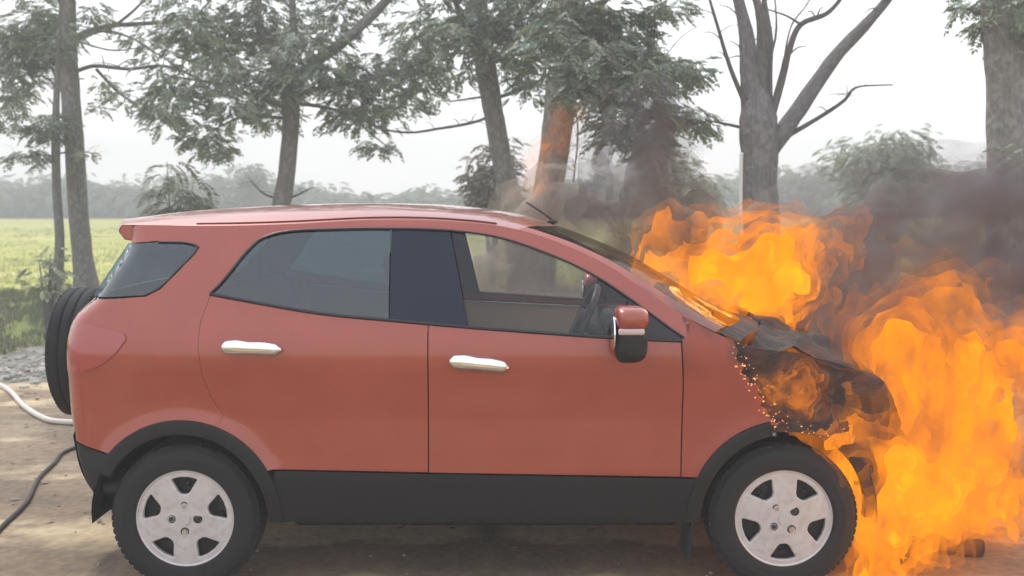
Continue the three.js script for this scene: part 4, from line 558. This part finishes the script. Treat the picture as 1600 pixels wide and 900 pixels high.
function fire(name, label, bones, o) {
  const t = thing(name, label, 'flame', o.group), b = bounds(bones, o.margin ?? 0.12), lo = b.map((r) => r[0]), hi = b.map((r) => r[1]); if (o.floor !== undefined) lo[1] = Math.max(lo[1], o.floor);
  const gs = skins(volume(bones, o.warp, o.warpSize, o.ragged, o.raggedSize, o.rise ?? 1.6, o.seed), lo, hi, o.cell, Array.from({ length: SKINS }, (_, i) => lerp(o.from, o.to, i / (SKINS - 1))));
  gs.forEach((g, i) => { const k = i / (SKINS - 1); if (g) part(t, i < 2 ? 'outer_flame' : i < 3 ? 'flame_body' : 'flame_core', heated(g, k, o), k > 0.99 && (o.thick ?? 1) > 0.5 ? solidFlame : flameMat(Math.min(0.95, lerp(0.16, 0.85, Math.pow(k, 1.2)) * (o.thick ?? 1)))); });
  for (const [x, y, z, power] of o.lights ?? []) { const l = new THREE.PointLight(new THREE.Color(1, 0.42, 0.10), power); l.name = 'flame_light'; l.position.set(x, y, z); l.castShadow = true; l.shadow.radius = 12; t.add(l); }
  return t;
}
const puff = (r, g, b, opacity) => new THREE.MeshStandardMaterial({ color: lin(r, g, b), roughness: 1, vertexColors: true, transparent: true, opacity, depthWrite: false });
function curled(g, sd) { // uneven density
  const p = g.attributes.position, c = new Float32Array(p.count * 4);
  for (let i = 0; i < p.count; i++) { const x = p.getX(i), y = p.getY(i), z = p.getZ(i), q = fbm(x * 2.2 + sd, y * 2, z * 2.2, 4); c.set([1, 1, 1, clamp(0.7 + 1.1 * q, 0.1, 1.4) / 1.4], i * 4); }
  g.setAttribute('color', new THREE.BufferAttribute(c, 4)); return g;
}
function smoke(name, label, bones, o) {
  const t = thing(name, label, 'smoke', o.group), b = bounds(bones, 0.15), lo = b.map((r) => r[0]), hi = b.map((r) => r[1]);
  const gs = skins(volume(bones, o.warp ?? 0.16, o.warpSize ?? 0.7, o.ragged ?? 0.16, o.raggedSize ?? 0.5, 1.2, o.seed), lo, hi, o.cell ?? 0.045, o.levels), [r, g, bl] = o.tone;
  gs.forEach((g2, i) => { if (g2) part(t, 'smoke_layer', curled(g2, o.seed), puff(r, g, bl, Math.min(0.95, o.alpha[i] * 1.4))); });
  return t;
}
fire('front_fire', 'tall orange fire swallowing the nose of the car', [
  [[1.74, 0.66, 0.78], [1.80, 1.02, 0.66], 0.17, 0.20], [[1.95, 0.25, 0.45], [1.94, 0.85, 0.55], 0.30, 0.32], [[2.22, 0.25, 0.15], [2.2, 0.85, 0.2], 0.30, 0.32], [[1.96, 0.95, 0.35], [1.96, 1.14, 0.3], 0.26, 0.12], [[1.93, 1.18, 0.3], [1.89, 1.40, 0.28], 0.08, 0.03], [[2.12, 0.9, 0.2], [2.2, 1.12, 0.15], 0.26, 0.13], [[2.40, 0.75, 0.1], [2.62, 1.0, 0.0], 0.28, 0.2]],
  { warp: 0.11, warpSize: 0.40, ragged: 0.15, raggedSize: 0.36, rise: 1.7, seed: 2, cell: 0.034, from: -0.08, to: 0.15, heat: 0.25, thick: 0.75, floor: 0.01, lights: [[1.98, 0.6, 0.55, 3], [2.15, 0.9, 0.1, 3]] });
fire('ground_fire', 'bright yellow orange fire burning low on the road beside the front tyre', [
  [[1.67, 0.05, 0.80], [1.80, 0.42, 0.68], 0.09, 0.24], [[1.84, 0.42, 0.55], [2.38, 0.30, 0.10], 0.27, 0.26], [[1.65, 0.03, 0.82], [1.84, 0.06, 0.62], 0.08, 0.09], [[1.9, 0.08, 0.15], [2.56, 0.14, 0.02], 0.14, 0.19], [[1.38, 0.70, 0.86], [1.74, 0.56, 0.80], 0.04, 0.15]],
  { warp: 0.07, warpSize: 0.26, ragged: 0.09, raggedSize: 0.2, rise: 1.4, seed: 6, cell: 0.028, from: -0.035, to: 0.10, heat: 0.52, thick: 1.15, detail: 1.2, floor: 0.01, lights: [[1.86, 0.35, 0.85, 2]] });
fire('bonnet_fire', 'wide orange fire rolling off the bonnet behind the windscreen', [
  [[0.98, 1.33, -0.30], [1.42, 1.30, -0.35], 0.17, 0.25], [[1.20, 1.16, -0.2], [1.46, 1.10, -0.25], 0.12, 0.17], [[1.45, 1.36, -0.35], [1.82, 1.46, -0.45], 0.20, 0.10], [[0.95, 1.40, -0.3], [0.88, 1.49, -0.35], 0.10, 0.04], [[1.55, 1.2, -0.4], [1.62, 1.3, -0.4], 0.12, 0.12]],
  { warp: 0.08, warpSize: 0.32, ragged: 0.09, raggedSize: 0.26, rise: 1.2, seed: 11, cell: 0.03, from: -0.07, to: 0.12, heat: 0.44, lights: [[1.3, 1.35, -0.3, 2.5]] });
fire('flame_wisp', 'faint detached lick of flame floating above the front of the roof', [[[0.22, 1.72, -0.6], [0.25, 1.88, -0.62], 0.07, 0.05], [[0.36, 1.95, -0.6], [0.42, 2.10, -0.62], 0.08, 0.05]], { warp: 0.05, warpSize: 0.2, ragged: 0.05, raggedSize: 0.18, seed: 4, cell: 0.022, from: -0.06, to: 0.05, heat: 0.16, thick: 0.16 });
const steps = (a, b, n) => Array.from({ length: n }, (_, i) => lerp(a, b, i / (n - 1)));
smoke('dark_smoke', 'dark billow of smoke rising in front of the leafy tree behind the windscreen', [[[1.02, 1.50, -1.1], [0.92, 1.98, -1.3], 0.28, 0.32], [[0.75, 1.6, -1.0], [0.60, 1.85, -1.2], 0.18, 0.2]], { seed: 3, levels: [-0.10, 0.0, 0.11], alpha: [0.16, 0.30, 0.46], tone: [0.12, 0.105, 0.105] });
smoke('purple_smoke', 'purplish grey smoke rolling between the bonnet fire and the front fire', [[[1.75, 1.15, -0.5], [2.1, 1.40, -0.8], 0.22, 0.30], [[2.1, 1.3, -0.7], [3.0, 1.45, -0.9], 0.30, 0.38], [[1.72, 1.05, -0.3], [1.86, 0.95, 0.0], 0.18, 0.16], [[1.78, 1.25, -0.3], [2.05, 1.42, -0.4], 0.20, 0.26]], { seed: 8, levels: [-0.10, -0.01, 0.09], alpha: [0.20, 0.34, 0.5], tone: [0.17, 0.137, 0.135] });
smoke('smoke_bank', 'broad grey bank of smoke rolling behind the flames ahead of the car', [[[2.0, 0.9, -1.6], [2.2, 1.35, -1.8], 0.36, 0.38], [[2.5, 0.9, -1.6], [2.9, 1.45, -2.0], 0.42, 0.45], [[3.2, 0.9, -1.6], [3.7, 1.6, -2.0], 0.48, 0.48], [[2.5, 0.6, -0.9], [3.4, 0.8, -1.0], 0.38, 0.45]], { seed: 29, cell: 0.08, warp: 0.14, warpSize: 1.1, ragged: 0.10, raggedSize: 0.9, levels: [-0.16, 0.08], alpha: [0.20, 0.50], tone: [0.20, 0.175, 0.165] });
fire('wing_fire', 'small flame licking through the burnt front wing above the tyre', [[[1.19, 0.86, 0.86], [1.34, 0.90, 0.85], 0.05, 0.06], [[1.30, 0.86, 0.86], [1.36, 0.78, 0.85], 0.05, 0.03]], { warp: 0.03, warpSize: 0.12, ragged: 0.03, raggedSize: 0.1, rise: 1, seed: 19, cell: 0.014, from: -0.035, to: 0.03, heat: 0.08, thick: 0.42, detail: 2.5 });
smoke('tan_smoke', 'tan smoke hanging low behind the car, seen through its front window', [[[-0.25, 0.8, -1.9], [1.0, 0.9, -1.9], 0.5, 0.5], [[0.3, 1.4, -2.0], [1.1, 1.45, -1.9], 0.4, 0.4], [[1.1, 1.0, -2.0], [2.3, 1.05, -2.1], 0.46, 0.46]], { seed: 23, cell: 0.07, levels: [-0.10, 0.12], alpha: [0.32, 0.62], tone: [0.42, 0.35, 0.28] });
// ---------------------------------------------------------------- small things
{ // glowing edge of the burning paint
  reseed(55); const bits = [];
  for (let i = 0; i < 80; i++) { const k = Math.floor(rnd() * (ragged.length - 1)), u = rnd(), x = lerp(ragged[k][0], ragged[k + 1][0], u) + rr(-0.02, 0.06), y = lerp(ragged[k][1], ragged[k + 1][1], u) + rr(-0.03, 0.03), s = rr(0.0008, 0.0026); bits.push(new THREE.IcosahedronGeometry(s, 0).scale(rr(0.8, 3.2), rr(0.7, 2.2), 0.8).translate(x, y, sideZ(x, y) + 0.002)); }
  for (let i = 0; i < 40; i++) { const x = rr(1.2, 1.55), y = 0.70 + rr(-0.02, 0.05) - (x - 1.2) * 0.1, s = rr(0.0012, 0.003); bits.push(new THREE.IcosahedronGeometry(s, 0).scale(rr(0.7, 2), 1, 0.8).translate(x, y, sideZ(x, y) + 0.01)); }
  part(car, 'fire_embers', mergeGeometries(bits), new THREE.MeshStandardMaterial({ color: 0x000000, emissive: lin(1.3, 0.52, 0.2), roughness: 1 }), 'glowing specks along the burning edge of the paint').userData.kind = 'stuff';
}
const tubeOf = (pts, r, n = 160) => new THREE.TubeGeometry(new THREE.CatmullRomCurve3(pts.map((p) => V(...p)), false, 'centripetal'), n, r, 10);
{
  const h = thing('pale_hose', 'pale hose lying in a curve on the road behind the rear bumper', 'hose');
  part(h, 'hose', tubeOf([[-7.5, 0.022, -6.3], [-5.6, 0.022, -5.3], [-4.40, 0.022, -4.19], [-3.72, 0.022, -3.16], [-3.42, 0.022, -2.76], [-3.27, 0.022, -2.62], [-3.0, 0.022, -2.56], [-2.4, 0.022, -2.7], [-1.2, 0.022, -3.0], [0.6, 0.022, -2.9]], 0.021, 220), std(lin(0.62, 0.57, 0.50), 0.7));
  const c = thing('dark_cable', 'thin dark cable lying on the road behind the car', 'cable');
  part(c, 'cable', tubeOf([[-2.1, 0.013, 1.3], [-2.33, 0.013, 0.55], [-2.446, 0.013, 0.0], [-2.52, 0.013, -0.456], [-2.68, 0.013, -1.0], [-2.74, 0.013, -1.35], [-2.80, 0.013, -1.7], [-2.6, 0.013, -2.15], [-2.0, 0.013, -2.2], [-1.2, 0.013, -1.9]], 0.012, 200), std(lin(0.05, 0.042, 0.035), 0.8));
  const p = thing('white_post', 'thin white post standing in front of the leafless tree', 'post');
  part(p, 'shaft', new THREE.CylinderGeometry(0.02, 0.022, 2.2, 10).translate(2.82, 1.08, -7.63), std(lin(0.7, 0.68, 0.62), 0.8)); part(p, 'cap', new THREE.SphereGeometry(0.024, 10, 8).translate(2.82, 2.18, -7.63), std(lin(0.7, 0.68, 0.62), 0.8));
  shade(h); shade(c); shade(p);
}
{ // burnt pieces fallen from the bumper
  reseed(77); const mk = (name, label, x, y, z, w, h, d, ry) => { const g = new RoundedBoxGeometry(w, h, d, 4, Math.min(h, d) * 0.3), p = g.attributes.position; for (let i = 0; i < p.count; i++) { const X = p.getX(i), Y = p.getY(i), Z = p.getZ(i), n = fbm(X * 9 + x, Y * 9, Z * 9, 3); p.setXYZ(i, X * (1 + 0.25 * n), Y * (1 + 0.5 * n) + 0.25 * h * Math.sin(X * 7), Z * (1 + 0.3 * n)); } g.computeVertexNormals(); g.rotateY(ry); g.translate(x, y, z); const o = new THREE.Mesh(g, M.char); o.name = numbered(name); o.userData = { label, category: 'debris', group: 'burnt debris on the road' }; scene.add(o); shade(o); };
  mk('burnt_debris', 'long twisted piece of burnt bumper lying in the fire by the tyre', 1.95, 0.055, 0.46, 0.32, 0.09, 0.12, 0.3);
  mk('burnt_debris', 'small crumpled burnt lump at the front edge of the fire', 2.24, 0.03, 0.34, 0.17, 0.06, 0.11, -0.4);
}
{ // stones and fallen leaves
  reseed(91);
  const stone = new THREE.IcosahedronGeometry(0.03, 1); { const p = stone.attributes.position; for (let i = 0; i < p.count; i++) { const k = 1 + 0.35 * noise3(p.getX(i) * 40, p.getY(i) * 40, p.getZ(i) * 40); p.setXYZ(i, p.getX(i) * k, p.getY(i) * k * 0.7, p.getZ(i) * k); } stone.computeVertexNormals(); }
  scatter('gravel', 'loose pale stones along the road shoulder', stone, std(lin(0.36, 0.34, 0.31), 0.95), 3200, () => [rr(-13, 13), 0.0, -5.3 + (rnd() + rnd() - 1) * 1.5], 0.3, 1.6);
  scatter('road_grit', 'small stones and grit scattered over the road', stone, std(lin(0.30, 0.27, 0.23), 0.95), 1600, () => [rr(-6, 6), 0.002, rr(-4, 2.6)], 0.06, 0.32);
  const litter = tuft(1, 0.001, 0); const lf = geom([-0.03, 0.004, 0, 0, 0.008, 0.014, 0.03, 0.012, 0, 0, 0.004, -0.014], [0, 1, 0, 0, 1, 0, 0, 1, 0, 0, 1, 0], [0, 1, 2, 0, 2, 3]);
  scatter('fallen_leaves', 'dry fallen leaves lying on road and shoulder', lf, M.dryLeaf, 900, () => [rr(-7, 7), 0.002, -5.8 + Math.pow(rnd(), 1.6) * 8], 0.5, 1.3);
}
scene.fog = new THREE.FogExp2(0xf4f1ec, 0.0078);
renderer.render(scene, camera);
